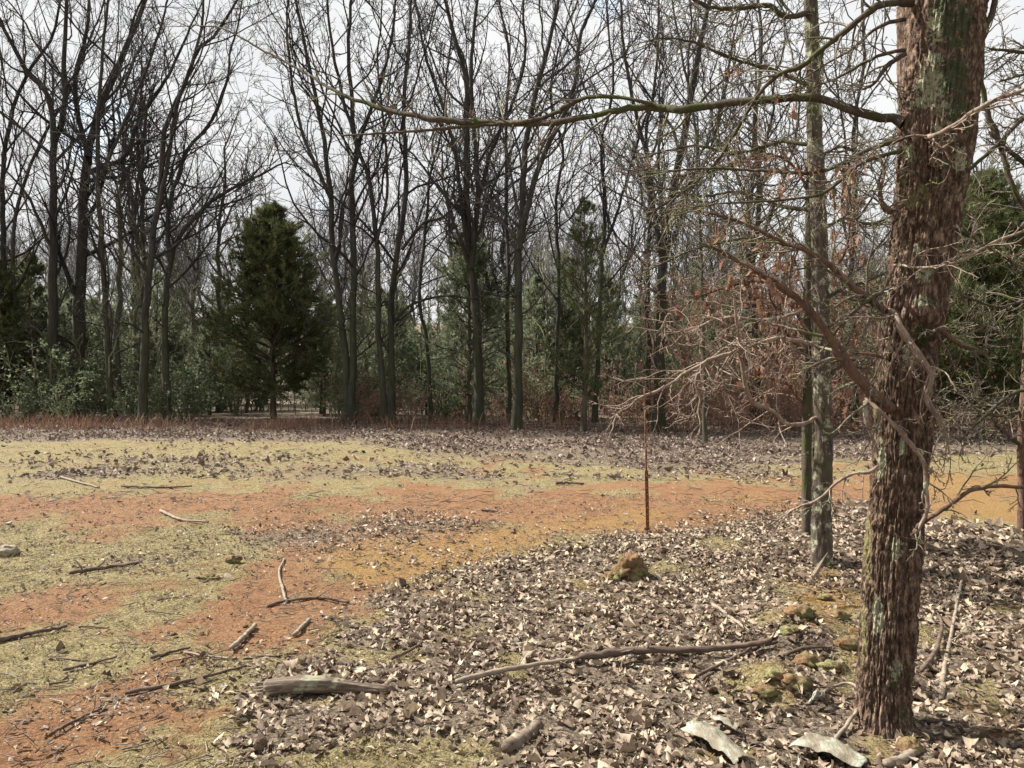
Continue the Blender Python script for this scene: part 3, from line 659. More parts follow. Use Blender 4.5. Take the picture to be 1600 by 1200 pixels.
def shrub(name, label, group, pr, mat, stem, x, y, rz, s, cat='shrub'):
    root = thing(name, label, cat, (x, y, float(gz(x, y))), rz, group); root.scale = (s, s, s)
    obj('stems', pr[0], M[stem], root); l = obj('leaves', pr[1], M[mat], root); l['kind'] = 'stuff'
for i, (px, py) in enumerate([(235, 656), (265, 654), (300, 655), (530, 660), (580, 661), (190, 652), (150, 655), (60, 660), (20, 662), (640, 658), (690, 660), (570, 656), (210, 660), (100, 664)]):
    b = gpt(px, py); shrub('evergreen_shrub', 'low glossy evergreen shrub at the foot of the wood', 'evergreen shrubs under the wood', SHR[i % 2], 'green', 'sapling', b[0], b[1] + prng.uniform(-1, 1), prng.uniform(0, 6), prng.uniform(.9, 1.5))
for i in range(95):
    y = 31.5 + 16 * prng.random() ** 1.3; q_ = prng.uniform(-60, 1660); x = (q_ - CX) / F * y
    if 320 < q_ < 510 and y < 37: continue
    shrub('undergrowth_bush', 'tall loose evergreen bush deep in the shade of the wood', 'evergreen undergrowth inside the wood', SHR[i % 2], 'green', 'sapling', x, y, prng.uniform(0, 6), prng.uniform(1.3, 2.4))
for i in range(110):
    px = prng.uniform(1040, 1660) if i < 84 else prng.uniform(520, 1000)
    y = prng.uniform(23, 34) if i < 84 else prng.uniform(29, 34)
    x = (px - CX) / F * y
    shrub('brown_shrub', 'bush of rusty dead leaves in the thicket behind the lichen coated trunk' if i < 84 else 'rusty leaved bush at the feet of the oaks beside the pine', 'rusty leaved bushes', BSH[i % 3], 'brushleaf', 'brush', x, y, prng.uniform(0, 6), prng.uniform(.7, 1.35))

# ------------------------------------------------------------------ the near trees
def bark_tube(P, Rr, na, amp, fa, fz, seed, bulges=()):
    """trunk surface with real furrows: P (n,3) densely sampled"""
    n = len(P); T = nrm(np.gradient(P, axis=0))
    U = nrm(np.cross(T, np.tile([0, 1.0, 0], (n, 1)))); W = np.cross(T, U)
    a = np.arange(na) * 2 * math.pi / na
    s = np.concatenate([[0], np.cumsum(np.linalg.norm(np.diff(P, axis=0), axis=1))])[:, None]
    ca, sa = np.cos(a)[None], np.sin(a)[None]
    wv = (fbm(ca * 2 + seed, sa * 2, s * 3, 3) - .5) * .7
    x, y = (ca + wv * .25) * fa, (sa + wv * .25) * fa
    rid = np.abs(2 * vn(x + 9, y + seed, s * fz) - 1)
    rid2 = np.abs(2 * vn(x * 2.1 + 3, y * 2.1, s * fz * 2.4 + seed) - 1)
    crack = np.abs(2 * vn(x * .8, y * .8 + 5, s * fz * 4.5) - 1)
    d = amp * (np.clip(rid * 2.6, 0, 1) * .62 + np.clip(rid2 * 2.2, 0, 1) * .38) * (0.68 + .32 * np.clip(crack * 3.2, 0, 1))
    d = d + amp * .35 * (fbm(x * 4, y * 4, s * 60, 2) - .5)
    d = d + Rr[:, None] * .10 * (fbm(ca * 1.2 + seed, sa * 1.2, s * 1.6, 2) - .5)
    rad = Rr[:, None] - amp * .6 + d
    V = P[:, None] + rad[..., None] * (ca[..., None] * U[:, None] + sa[..., None] * W[:, None])
    for c, rr, h in bulges:                         # swellings and hollows: centre, radius, height along the outward normal
        g = np.exp(-(((V - c) / rr) ** 2).sum(-1))[..., None]
        V = V + g * h * nrm(V - P[:, None])
    k = np.arange(na); k2 = (k + 1) % na; b = (np.arange(n - 1) * na)[:, None]
    Q = np.stack([b + k, b + k2, b + na + k2, b + na + k], -1).reshape(-1, 4)
    return V.reshape(-1, 3), [Q]

def px_branch(tab, base, n, wig=0.02):
    """tab rows: (photo x, photo y, distance, width px)"""
    p = np.array([pt(a, b, D) for a, b, D, w in tab]) - base
    r = np.array([w / 2 / F * D for a, b, D, w in tab])
    return resample(p, r, n, wig)
def twigs_on(P, Rr, k, ln, ang=(30, 75), k2=4, k3=3, up=-0.01, wig=.16, rmin=.0022, t0=.12):
    A, RA, LA = spawn(P[None], Rr[None], [1.0], k, (t0, 1), ang, ln, .45, 9, wig, up, .0014, rmin=rmin * 1.4, lenpow=.35)
    parts = [tubes(A, np.minimum(RA, .007), 4)]
    B, RB, LB = spawn(A, RA, LA, k2, (.2, 1), (25, 65), (.25, .55), .6, 7, wig, up, .0012, rmin=rmin * 1.1); RB = np.minimum(RB, .004)
    parts.append(tubes(B, RB, 3))
    if k3:
        Cc, RC, LC = spawn(B, RB, LB, k3, (.2, 1), (25, 65), (.3, .6), .7, 5, wig, up, .001, rmin=rmin)
        parts.append(tubes(Cc, np.minimum(RC, .003), 3))
    return join(parts), A, B
def add_branch(root, base, tab, n=40, mat='lbranch', tw=None, twmat='ltwig', wig=0.02, label=None, sides=8):
    P, Rr = px_branch(tab, base, n, wig)
    Rr = Rr * (1 + .18 * (vn(np.arange(n) * .7, len(tab) * 3.1) - .5) * 2)
    Rr[-1] *= .5
    o = obj('branch', mesh('branch', *tubes(P, Rr, sides)), M[mat], root)
    if label: o['label'] = label
    A = None
    if tw:
        (V, fs), A, B = twigs_on(P, Rr, **tw)
        obj('twigs', mesh('twigs', V, fs), M[twmat], o)['kind'] = 'stuff'
        A = np.concatenate([A[:, 1:].reshape(-1, 3), B.reshape(-1, 3)])
    return o, P, A

# -- the big rough-barked trunk
rng = np.random.default_rng(31)
bA = gpt(1383, 1135); DA = bA[1]
TA = [(1158, 1308, 1452), (1140, 1326, 1434), (1120, 1337, 1423), (1095, 1343, 1418), (1000, 1347, 1426), (900, 1352, 1433), (800, 1360, 1439), (700, 1366, 1449), (600, 1370, 1457), (540, 1374, 1464), (500, 1377, 1472), (450, 1384, 1480),
      (380, 1393, 1492), (330, 1398, 1500), (250, 1403, 1515), (200, 1405, 1523), (100, 1412, 1532), (0, 1418, 1540), (-150, 1426, 1546), (-500, 1445, 1548), (-1200, 1475, 1545), (-2400, 1515, 1560), (-3600, 1560, 1578)]
pts = np.array([pt((l + r) / 2, y, DA) for y, l, r in TA]) - bA
rad = np.array([(r - l) / 2 / F * DA for y, l, r in TA])
vis = 19
P, Rr = resample(pts[:vis], rad[:vis], 620)
hollow = pt(1447, 545, DA - .13) - bA; burl = pt(1440, 492, DA - .12) - bA; rib = pt(1400, 640, DA - .1) - bA
V, fs = bark_tube(P, Rr * np.interp(P[:, 2], [0, 1.4, 2.6, 4], [.98, .96, .88, .86]), 300, .026, 10.5, 5.6, 3.0, [(burl, np.array([.07, .12, .055]), .05), (hollow, np.array([.05, .11, .045]), -.075), (rib, np.array([.03, .1, .3]), .02),
                                                     (pt(1410, 365, DA - .1) - bA, np.array([.03, .06, .03]), -.03), (pt(1405, 200, DA - .05) - bA, np.array([.05, .09, .06]), .035)])
w = V + bA; vpx = CX + w[:, 0] / w[:, 1] * F; vpy = CY - (w[:, 2] - H) / w[:, 1] * F
mossv = blobs(vpx, vpy, [(1495, 40, 30, 55), (1492, 120, 26, 55), (1500, 175, 26, 35), (1475, 15, 26, 22), (1455, 470, 14, 10), (1440, 525, 18, 24), (1480, 260, 12, 10), (1395, 1075, 8, 12), (1412, 1120, 8, 22)]) * .64
lichv = blobs(vpx, vpy, [(1455, 130, 30, 40), (1420, 240, 12, 18), (1445, 430, 14, 16), (1420, 560, 12, 20), (1378, 720, 10, 40), (1400, 860, 12, 26), (1372, 960, 12, 40), (1400, 1050, 12, 20), (1500, 250, 12, 26), (1410, 700, 10, 18), (1462, 40, 14, 40), (1460, 95, 14, 20), (1440, 160, 26, 12), (1466, 205, 14, 12), (1478, 170, 20, 18), (1440, 470, 14, 10), (1465, 580, 10, 12), (1490, 195, 14, 8), (1432, 390, 8, 10), (1352, 640, 8, 30)]) * .62
yelv = blobs(vpx, vpy, [(1425, 315, 26, 18), (1412, 285, 8, 8), (1355, 850, 10, 90), (1350, 1000, 8, 90), (1440, 300, 18, 22), (1368, 640, 6, 26)]) * .56
big = thing('oak_tree', 'big rough barked tree with mossy lichen patches and broken lower limbs', 'tree', tuple(bA))
obj('trunk', mesh('trunk', V, fs, True, {'moss': mossv, 'lichen': lichv, 'yellow': yelv}), M['bigbark'], big)
P2, R2 = resample(pts[vis - 1:], rad[vis - 1:], 16, .03)
up_o = obj('upper_trunk', mesh('upper_trunk', *tubes(P2, R2, 14)), M['bark'], big)
obj('crown', mesh('crown', *crown([(P2, R2)], k1=14, zmin=4.2, l1=(.25, .4), k2=5, k3=3, low=0, ang1=(35, 65))), M['twig'], big)
P3, R3 = resample(np.array([pt(1428, 330, DA + .12), pt(1419, 200, DA + .2), pt(1416, 100, DA + .24), pt(1415, 0, DA + .26), pt(1408, -300, DA + .4), pt(1380, -900, DA + .8)]) - bA, np.array([13, 14, 13, 13, 12, 5]) / F * DA, 220)
V, fs = bark_tube(P3, R3, 60, .012, 3.4, 6, 8.0)
obj('second_stem', mesh('second_stem', V, fs, True, {'moss': V[:, 0] * 0, 'lichen': V[:, 0] * 0, 'yellow': V[:, 0] * 0}), M['bigbark'], big)['label'] = 'dark furrowed stem rising behind the main trunk'
TW = dict(k=26, ln=(.18, .5))
B = [
 # long level mossy limb and its two strands
 ([(1412, 192, DA - .02, 20), (1400, 187, DA, 17), (1365, 181, DA, 15), (1330, 170, 3.6, 14), (1270, 154, 3.7, 13), (1200, 155, 3.8, 13), (1110, 164, 3.95, 12), (1060, 171, 4.0, 12), (1029, 169, 4.1, 11), (989, 169, 4.15, 10), (918, 182, 4.3, 10), (867, 192, 4.4, 10), (834, 193, 4.5, 11), (766, 192, 4.7, 10), (716, 190, 4.8, 10),
   (665, 184, 4.9, 9), (597, 169, 5.1, 8), (530, 145, 5.3, 5), (472, 111, 5.6, 4), (415, 81, 5.8, 3), (354, 47, 6, 2.5), (314, 40, 6.2, 2), (256, 42, 6.4, 1)], 110, 'lbranch', dict(k=44, ln=(.15, .5), t0=.08)),
 ([(1040, 169, 4.05, 6), (1016, 162, 4.1, 6), (999, 158, 4.1, 6), (948, 150, 4.2, 6), (911, 154, 4.3, 7), (885, 166, 4.35, 7), (871, 175, 4.4, 7), (850, 184, 4.45, 7), (820, 190, 4.5, 6), (780, 193, 4.65, 5), (716, 199, 4.8, 5), (631, 206, 5, 4), (530, 212, 5.2, 3)], 60, 'lbranch', dict(k=22, ln=(.15, .45))),
 # upper limb sloping down to the left
 ([(1435, 8, DA, 12), (1418, 4, DA, 12), (1374, 8, 3.5, 11), (1347, 27, 3.5, 10), (1323, 47, 3.55, 9), (1283, 78, 3.6, 8), (1249, 105, 3.65, 8), (1219, 115, 3.7, 7), (1188, 145, 3.75, 6), (1158, 192, 3.8, 5), (1121, 250, 3.9, 4), (1080, 290, 4, 3), (1020, 330, 4.1, 2)], 60, 'lbranch', dict(k=34, ln=(.2, .55))),
 ([(1415, 30, 3.5, 7), (1384, 37, 3.5, 6), (1360, 51, 3.55, 5), (1330, 78, 3.6, 4), (1289, 101, 3.7, 3), (1230, 140, 3.8, 2)], 24, 'lbranch', dict(k=14, ln=(.15, .4))),
 ([(1415, 78, 3.5, 7), (1400, 80, 3.5, 6), (1364, 91, 3.55, 5), (1310, 121, 3.65, 4), (1280, 133, 3.7, 3), (1220, 170, 3.8, 2)], 24, 'lbranch', dict(k=14, ln=(.15, .4))),
 ([(1415, 84, 3.5, 8), (1402, 92, 3.5, 7), (1384, 105, 3.5, 7), (1364, 132, 3.5, 5), (1340, 142, 3.55, 3)], 20, 'lbranch', dict(k=10, ln=(.1, .3))),
 # lichen boughs level with the sapling leaves
 ([(1412, 214, 3.45, 9), (1397, 221, 3.45, 8), (1357, 233, 3.5, 7), (1316, 256, 3.55, 7), (1269, 270, 3.6, 6), (1195, 267, 3.7, 5), (1094, 263, 3.8, 4), (1020, 270, 3.9, 3), (960, 262, 4, 2)], 44, 'lbranch', dict(k=30, ln=(.15, .5))),
 ([(1412, 236, 3.4, 8), (1390, 240, 3.4, 7), (1340, 258, 3.35, 6), (1290, 300, 3.3, 5), (1230, 312, 3.3, 4), (1130, 318, 3.35, 3), (1040, 330, 3.5, 2)], 40, 'lbranch', dict(k=28, ln=(.15, .5))),
 ([(1410, 320, 3.4, 10), (1385, 330, 3.4, 8), (1375, 300, 3.4, 6), (1382, 270, 3.4, 5), (1370, 235, 3.45, 3)], 20, 'redbranch', dict(k=12, ln=(.12, .35))),
 # two red brown dead limbs pointing up left
 ([(1395, 640, 3.36, 20), (1374, 625, 3.33, 18), (1340, 590, 3.3, 16), (1303, 539, 3.3, 15), (1262, 482, 3.3, 13), (1220, 448, 3.3, 11), (1178, 421, 3.35, 10), (1140, 400, 3.4, 8), (1110, 384, 3.4, 6)], 44, 'redbranch', dict(k=16, ln=(.12, .4))),
 ([(1390, 490, 3.4, 12), (1367, 475, 3.35, 11), (1330, 445, 3.35, 10), (1296, 414, 3.4, 9), (1260, 392, 3.4, 8), (1222, 377, 3.45, 7), (1170, 352, 3.5, 6), (1127, 337, 3.5, 5), (1060, 318, 3.6, 3)], 40, 'redbranch', dict(k=34, ln=(.15, .5))),
 ([(1392, 452, 3.38, 8), (1374, 458, 3.35, 7), (1343, 478, 3.3, 7), (1310, 512, 3.3, 6), (1292, 540, 3.3, 5)], 20, 'lbranch', dict(k=10, ln=(.1, .3))),
 ([(1388, 560, 3.38, 6), (1370, 556, 3.3, 5), (1340, 552, 3.3, 4), (1300, 566, 3.3, 3), (1250, 570, 3.35, 2)], 20, 'redbranch', dict(k=14, ln=(.1, .35))),
 # pale lichen covered limbs on the sunny side
 ([(1448, 214, 3.3, 9), (1455, 213, 3.27, 9), (1482, 202, 3.2, 8), (1516, 179, 3.15, 8), (1549, 159, 3.1, 8), (1586, 145, 3.05, 7), (1640, 120, 3, 6), (1720, 90, 3, 3)], 34, 'pale', dict(k=16, ln=(.1, .35))),
 ([(1397, 414, 3.3, 4), (1448, 418, 3.22, 4), (1499, 408, 3.2, 5), (1549, 381, 3.2, 5), (1600, 360, 3.2, 4), (1660, 330, 3.2, 3)], 34, 'pale', dict(k=14, ln=(.1, .4))),
 ([(1388, 484, 3.36, 7), (1398, 492, 3.3, 10), (1411, 519, 3.25, 12), (1431, 549, 3.22, 12), (1455, 586, 3.2, 9), (1447, 617, 3.2, 7), (1452, 634, 3.2, 7), (1465, 654, 3.2, 6), (1478, 680, 3.2, 5), (1484, 710, 3.2, 3)], 44, 'pale', dict(k=18, ln=(.1, .35))),
 ([(1352, 622, 3.34, 4), (1365, 634, 3.3, 6), (1384, 651, 3.27, 6), (1418, 688, 3.25, 6), (1443, 722, 3.24, 7), (1447, 760, 3.24, 7), (1449, 795, 3.24, 6), (1440, 818, 3.24, 5), (1433, 834, 3.26, 3)], 40, 'pale', dict(k=8, ln=(.06, .2))),
 ([(1354, 627, 3.34, 9), (1353, 655, 3.3, 8), (1362, 680, 3.3, 6), (1372, 705, 3.32, 4)], 16, 'pale', None),
 ([(1425, 838, 3.36, 8), (1440, 818, 3.3, 7), (1475, 795, 3.25, 7), (1510, 770, 3.2, 7), (1545, 760, 3.2, 7), (1600, 762, 3.2, 6), (1680, 770, 3.2, 4)], 34, 'redbranch', dict(k=12, ln=(.1, .35))),
 ([(1372, 728, 3.36, 5), (1358, 738, 3.34, 5), (1330, 741, 3.35, 5), (1303, 758, 3.4, 5), (1279, 780, 3.45, 4), (1242, 795, 3.5, 4), (1205, 819, 3.6, 2)], 30, 'pale', dict(k=8, ln=(.08, .25))),
 ([(1462, 500, 3.45, 10), (1480, 524, 3.45, 9), (1505, 540, 3.45, 8), (1528, 546, 3.45, 6)], 14, 'redbranch', dict(k=8, ln=(.15, .45))),
 ([(1528, 52, 3.5, 12), (1540, 40, 3.5, 10), (1550, 20, 3.5, 9), (1558, -10, 3.5, 8), (1570, -80, 3.6, 5), (1600, -200, 3.7, 2)], 20, 'lbranch', dict(k=8, ln=(.2, .5))),
 ([(1450, 262, 3.3, 3), (1462, 236, 3.22, 3), (1480, 226, 3.2, 3), (1492, 232, 3.2, 2)], 12, 'pale', dict(k=4, ln=(.06, .15))),
 ([(1446, 218, 3.3, 4), (1470, 228, 3.24, 4), (1486, 262, 3.22, 3), (1472, 290, 3.22, 2)], 12, 'redbranch', dict(k=6, ln=(.06, .18))),
]
bigtips = []
for tab, n, mat, tw in B:
    if tab[0][1] > 150 and 1380 < tab[0][0] < 1470 and tab[0][2] < DA - .02: tab[0] = (*tab[0][:2], DA - .06, tab[0][3])
    o, Pb, A = add_branch(big, bA, tab, n, mat, tw, 'pale' if mat == 'pale' else 'ltwig', wig=.05)
    if A is not None and mat != 'pale': bigtips.append(A)

# -- slim lichen-covered trunk
rng = np.random.default_rng(41)
bB = gpt(1284, 880); DB = bB[1]
TB = [(892, 1263, 1305), (875, 1267, 1300), (840, 1268, 1299), (760, 1270, 1299), (680, 1271, 1300), (600, 1271, 1299), (500, 1270, 1296), (400, 1268, 1293), (300, 1265, 1289), (200, 1262, 1284), (100, 1260, 1281), (0, 1257, 1277), (-200, 1254, 1270), (-500, 1255, 1265), (-800, 1250, 1255)]
pts = np.array([pt((l + r) / 2, y, DB) for y, l, r in TB]) - bB; rad = np.array([(r - l) / 2 / F * DB for y, l, r in TB])
P, Rr = resample(pts, rad, 420, 0.0)
P[:, 0] += .03 * (fbm(P[:, 2] * .9, 3.3, o=2) - .5); V, fs = bark_tube(P, Rr, 56, .012, 3.2, 6, 5.0)
slim = thing('lichen_tree', 'slim tree with trunk coated in pale grey green lichen', 'tree', tuple(bB))
obj('trunk', mesh('trunk', V, fs), M['lichentrunk'], slim)
def dx(p, d): return d + (p - 1280) * 0
BB = [
 [(1284, 541, DB, 9), (1262, 536, DB - .1, 8), (1212, 529, DB - .2, 7), (1161, 546, DB - .3, 6), (1100, 566, DB - .4, 6), (1036, 607, DB - .5, 6), (1002, 620, DB - .55, 5), (952, 654, DB - .6, 2)],
 [(1284, 648, DB, 7), (1250, 664, DB - .1, 6), (1225, 660, DB - .15, 6), (1205, 640, DB - .2, 6), (1178, 630, DB - .25, 7), (1164, 600, DB - .3, 7), (1157, 555, DB - .3, 7), (1151, 516, DB - .35, 6), (1147, 465, DB - .4, 4)],
 [(1284, 470, DB, 7), (1240, 490, DB + .1, 6), (1190, 500, DB + .2, 5), (1130, 496, DB + .3, 5), (1070, 520, DB + .4, 4), (1046, 490, DB + .4, 4), (1040, 520, DB + .4, 3), (1062, 565, DB + .4, 2)],
 [(1200, 530, DB - .2, 5), (1140, 540, DB - .2, 5), (1090, 586, DB - .2, 5), (1094, 627, DB - .2, 4), (1084, 657, DB - .2, 2)],
 [(1284, 400, DB, 7), (1230, 382, DB + .2, 6), (1180, 372, DB + .3, 5), (1120, 380, DB + .4, 4), (1060, 400, DB + .5, 3), (1000, 430, DB + .6, 2)],
 [(1280, 330, DB, 7), (1220, 322, DB + .2, 6), (1160, 300, DB + .3, 5), (1090, 306, DB + .4, 4), (1020, 290, DB + .5, 3)],
 [(1278, 230, DB, 7), (1220, 222, DB + .2, 6), (1150, 240, DB + .3, 5), (1080, 228, DB + .4, 4), (990, 250, DB + .5, 2)],
 [(1275, 140, DB, 7), (1210, 110, DB, 6), (1140, 90, DB, 5), (1060, 60, DB, 3), (1000, 66, DB, 2)],
 [(1272, 18, DB, 9), (1225, 26, DB - .1, 8), (1200, 8, DB - .1, 8), (1150, 14, DB - .2, 7), (1100, 8, DB - .2, 6), (1070, -10, DB - .3, 4)],
 [(1276, 250, DB, 6), (1310, 230, DB + .1, 5), (1350, 236, DB + .2, 4), (1400, 210, DB + .3, 2)],
 [(1282, 360, DB, 6), (1320, 342, DB + .1, 5), (1360, 350, DB + .2, 4), (1410, 330, DB + .3, 2)],
 [(1284, 470, DB, 6), (1320, 450, DB - .1, 5), (1352, 440, DB - .2, 4), (1400, 420, DB - .2, 2)],
 [(1286, 590, DB, 5), (1320, 570, DB, 4), (1350, 575, DB, 3), (1372, 560, DB, 2)],
]
sltips = []
for i, tab in enumerate(BB):
    o, Pb, A = add_branch(slim, bB, tab, 34, 'pale' if i < 4 else 'lbranch', dict(k=20 if i < 4 else 30, ln=(.25, .9), rmin=.004), 'pale' if i < 4 else 'ltwig', wig=.09)
    if i > 3: sltips.append(A)

# -- dark twin trunk behind it, holding dead leaves
rng = np.random.default_rng(51)
bC = gpt(1262, 838); DC = bC[1]
TC = [(848, 1250, 1272), (830, 1253, 1269), (700, 1253, 1268), (600, 1254, 1268), (500, 1255, 1267), (400, 1257, 1268), (200, 1262, 1271), (0, 1268, 1276), (-300, 1272, 1278)]
pts = np.array([pt((l + r) / 2, y, DC) for y, l, r in TC]) - bC; rad = np.array([(r - l) / 2 / F * DC for y, l, r in TC])
P, Rr = resample(pts, rad, 200, 0.0); V, fs = bark_tube(P, Rr, 36, .008, 2.6, 6, 2.0)
twin = thing('leaf_holding_tree', 'thin dark brown tree with clusters of dead leaves behind lichen trunk', 'tree', tuple(bC))
obj('trunk', mesh('trunk', V, fs), M['lbranch'], twin)
BC = [
 [(1262, 520, DC, 6), (1235, 470, DC, 5), (1200, 440, DC, 5), (1150, 445, DC, 4), (1100, 460, DC, 4), (1065, 480, DC, 2)],
 [(1262, 560, DC, 6), (1230, 520, DC - .2, 5), (1205, 470, DC - .3, 4), (1195, 420, DC - .3, 4), (1180, 380, DC - .3, 2)],
 [(1264, 480, DC, 6), (1290, 430, DC + .2, 5), (1318, 400, DC + .2, 5), (1328, 350, DC + .2, 4), (1322, 310, DC + .2, 2)],
 [(1264, 600, DC, 6), (1300, 560, DC, 5), (1322, 500, DC, 4), (1330, 440, DC, 3)],
 [(1264, 660, DC, 5), (1296, 630, DC, 4), (1325, 600, DC, 3), (1340, 560, DC, 2)],
 [(1262, 640, DC, 5), (1230, 600, DC, 4), (1210, 560, DC, 4), (1190, 540, DC, 2)],
 [(1264, 300, DC, 5), (1240, 260, DC, 4), (1200, 240, DC, 3), (1170, 250, DC, 2)],
]
leafspots = []
for i, tab in enumerate(BC):
    o, Pb, A = add_branch(twin, bC, tab, 28, 'redbranch', dict(k=34, ln=(.2, .8), rmin=.0038), 'brush', wig=.12)
    leafspots.append((A, [60, 60, 56, 36, 34, 20, 10][i]))

# oak leaf shapes, a few curls
def oak_leaf(curl, fold, twist, wide=1.0):
    st = [(0, .012), (.12, .05), (.2, .16), (.3, .10), (.42, .23), (.52, .14), (.66, .22), (.77, .12), (.88, .13), (1, .01)]
    V = []
    for x, wv in st:
        wv *= wide
        for sgn in (-1, 0, 1):
            y = sgn * wv
            z = curl * (x - .45) ** 2 + fold * abs(y) * 1.6 - fold * .1 + twist * (x - .5) * y * 3
            V.append((x - .5, y * (1 - .35 * abs(fold)), z))
    V = np.array(V); n = len(st); Q = []
    for i in range(n - 1):
        for s in (0, 1):
            a = i * 3 + s; Q.append((a, a + 1, a + 4, a + 3))
    return V, [np.array(Q)]
LV = [oak_leaf(*a) for a in [(.5, .5, .3), (-.5, .8, -.5), (.9, -.5, .8), (.2, 1.1, 1.0), (1.2, .4, -1.0, 1.2), (-.7, -.6, .9, 1.3)]]
LM = [mesh('leaf', v, f, False) for v, f in LV]
for m_ in LM: m_.materials.append(M['hang'])
from mathutils import Euler
def hang_leaves(root, spots, n, size, mn='leaf'):
    for q in range(n):
        p = spots[rng.integers(len(spots))]
        o = obj(mn, LM[rng.integers(len(LM))], None, root)
        s = size * rng.uniform(.7, 1.25)
        o.rotation_euler = Euler((rng.uniform(-.6, .6), rng.uniform(.9, 1.9), rng.uniform(0, 6.28)))   # hangs tip down
        o.scale = (s, s, s); d = o.rotation_euler.to_matrix() @ __import__('mathutils').Vector((.5 * s, 0, 0))
        o.location = (p[0] + d.x, p[1] + d.y, p[2] + d.z)
for A, n in leafspots: hang_leaves(twin, A, n, .125)
# a few dead leaves still on the big tree's limbs and on the lichen tree
allA = np.concatenate(bigtips)
hp = []
for cx, cy, r_, n in [(1240, 130, 30, 6), (1225, 255, 26, 9), (1300, 250, 30, 12), (1340, 240, 20, 6), (1150, 100, 14, 5), (1130, 370, 22, 7), (1190, 450, 30, 9), (1005, 35, 20, 4), (1000, 250, 12, 4), (1310, 300, 20, 6), (1215, 395, 18, 6)]:
    w = allA + bA; qx = CX + w[:, 0] / w[:, 1] * F; qy = CY - (w[:, 2] - H) / w[:, 1] * F
    i = np.where((qx - cx) ** 2 + (qy - cy) ** 2 < (r_ * 1.3) ** 2)[0]
    if len(i): hang_leaves(big, allA[i], n, .052)

# -- thin stem at the edge of the clearing and a lichen tree off to the side, branches reaching in
rng = np.random.default_rng(61)
bD = gpt(1597, 832); DD = bD[1]
edge = thing('thin_tree', 'thin dark stem beside the orange sand of the track', 'tree', tuple(bD))
P, Rr = resample(np.array([pt(1597, 842, DD), pt(1598, 760, DD), (pt(1596, 690, DD)), pt(1604, 560, DD), pt(1614, 300, DD), pt(1612, 0, DD), pt(1620, -300, DD)]) - bD, np.array([7, 6.5, 6, 6, 5, 4, 2]) / F * DD, 120)
V, fs = bark_tube(P, Rr, 24, .006, 2.2, 6, 4.0); obj('trunk', mesh('trunk', V, fs), M['redbranch'], edge)
for tab in ([(1600, 700, DD, 6), (1560, 668, DD, 5), (1530, 620, DD, 4), (1490, 600, DD, 3)], [(1603, 560, DD, 6), (1560, 520, DD, 5), (1520, 500, DD, 4), (1490, 470, DD, 2)], [(1606, 450, DD, 6), (1570, 400, DD, 5), (1530, 380, DD, 4), (1500, 350, DD, 2)],
            [(1600, 640, DD, 5), (1560, 650, DD, 4), (1510, 640, DD, 3), (1480, 660, DD, 2)]):
    add_branch(edge, bD, tab, 28, 'lbranch', dict(k=26, ln=(.2, .7), rmin=.0035), 'ltwig', wig=.1)
bE = gpt(1668, 860); DE = bE[1]
side = thing('side_tree', 'lichen grey tree whose crooked limbs reach in past the big trunk', 'tree', tuple(bE))
P, Rr = resample(np.array([pt(1668, 872, DE), pt(1672, 600, DE), pt(1668, 300, DE), pt(1660, 0, DE), pt(1650, -400, DE)]) - bE, np.array([16, 14, 13, 11, 4]) / F * DE, 160)
V, fs = bark_tube(P, Rr, 40, .01, 3, 6, 6.0); obj('trunk', mesh('trunk', V, fs), M['lichentrunk'], side)
for tab in ([(1668, 430, DE, 9), (1630, 370, DE, 8), (1600, 324, DE, 8), (1580, 287, DE, 8), (1560, 219, DE, 8), (1539, 162, DE, 8), (1535, 90, DE, 7), (1545, 20, DE, 5)], [(1668, 330, DE, 8), (1600, 255, DE, 8), (1575, 235, DE, 7), (1545, 205, DE, 5)],
            [(1666, 150, DE, 8), (1600, 185, DE, 7), (1560, 225, DE, 7), (1510, 270, DE, 5), (1490, 300, DE, 3)], [(1664, 90, DE, 7), (1600, 82, DE, 6), (1545, 76, DE, 4)], [(1668, 130, DE, 6), (1610, 116, DE, 5), (1560, 128, DE, 3)],
            [(1670, 500, DE, 7), (1610, 470, DE, 6), (1560, 480, DE, 5), (1500, 460, DE, 3)], [(1670, 640, DE, 7), (1600, 610, DE, 6), (1550, 640, DE, 5), (1500, 690, DE, 3)]):
    add_branch(side, bE, tab, 30, 'lbranch', dict(k=22, ln=(.2, .7), rmin=.0035), 'ltwig', wig=.08)

# ------------------------------------------------------------------ metal stake
bS = gpt(1013, 832); DS = bS[1]
stake = thing('metal_stake', 'thin rusty metal stake pushed into the leaf edge', 'stake', tuple(bS))
top = pt(1007, 604, DS) - bS; midp = pt(1010, 735, DS) - bS
def tee(p, q, w):
    """studded T section rail from p to q"""
    a = np.array([[-.5, -.1], [.5, -.1], [.5, .1], [.12, .1], [.12, .8], [-.12, .8], [-.12, .1], [-.5, .1]]) * w
    V = np.concatenate([np.c_[a, np.zeros(8)] + p, np.c_[a, np.zeros(8)] + q]); k = np.arange(8)
    return V, [np.stack([k, (k + 1) % 8, (k + 1) % 8 + 8, k + 8], -1), np.stack([k[::-1], k + 8])]
obj('lower_rail', mesh('lower_rail', *tee(np.array([0, 0, -.3]), midp, .036), smooth=False), M['rust'], stake)
P, Rr = resample([midp - [0, 0, .12], (midp + top) / 2, top], [.011, .010, .009], 10)
obj('upper_rod', mesh('upper_rod', *tubes(P, Rr, 8, cap=True), smooth=True), M['rust'], stake)
for q in range(9):
    p = np.array([0, 0, 0]) + (midp) * (.08 + q * .105)
    obj('stud', mesh('stud', *tubes(np.array([p + [0, -.004, -.008], p + [0, -.012, 0], p + [0, -.004, .008]]), np.array([.006, .008, .006]), 6, cap=True)), M['rust'], stake)

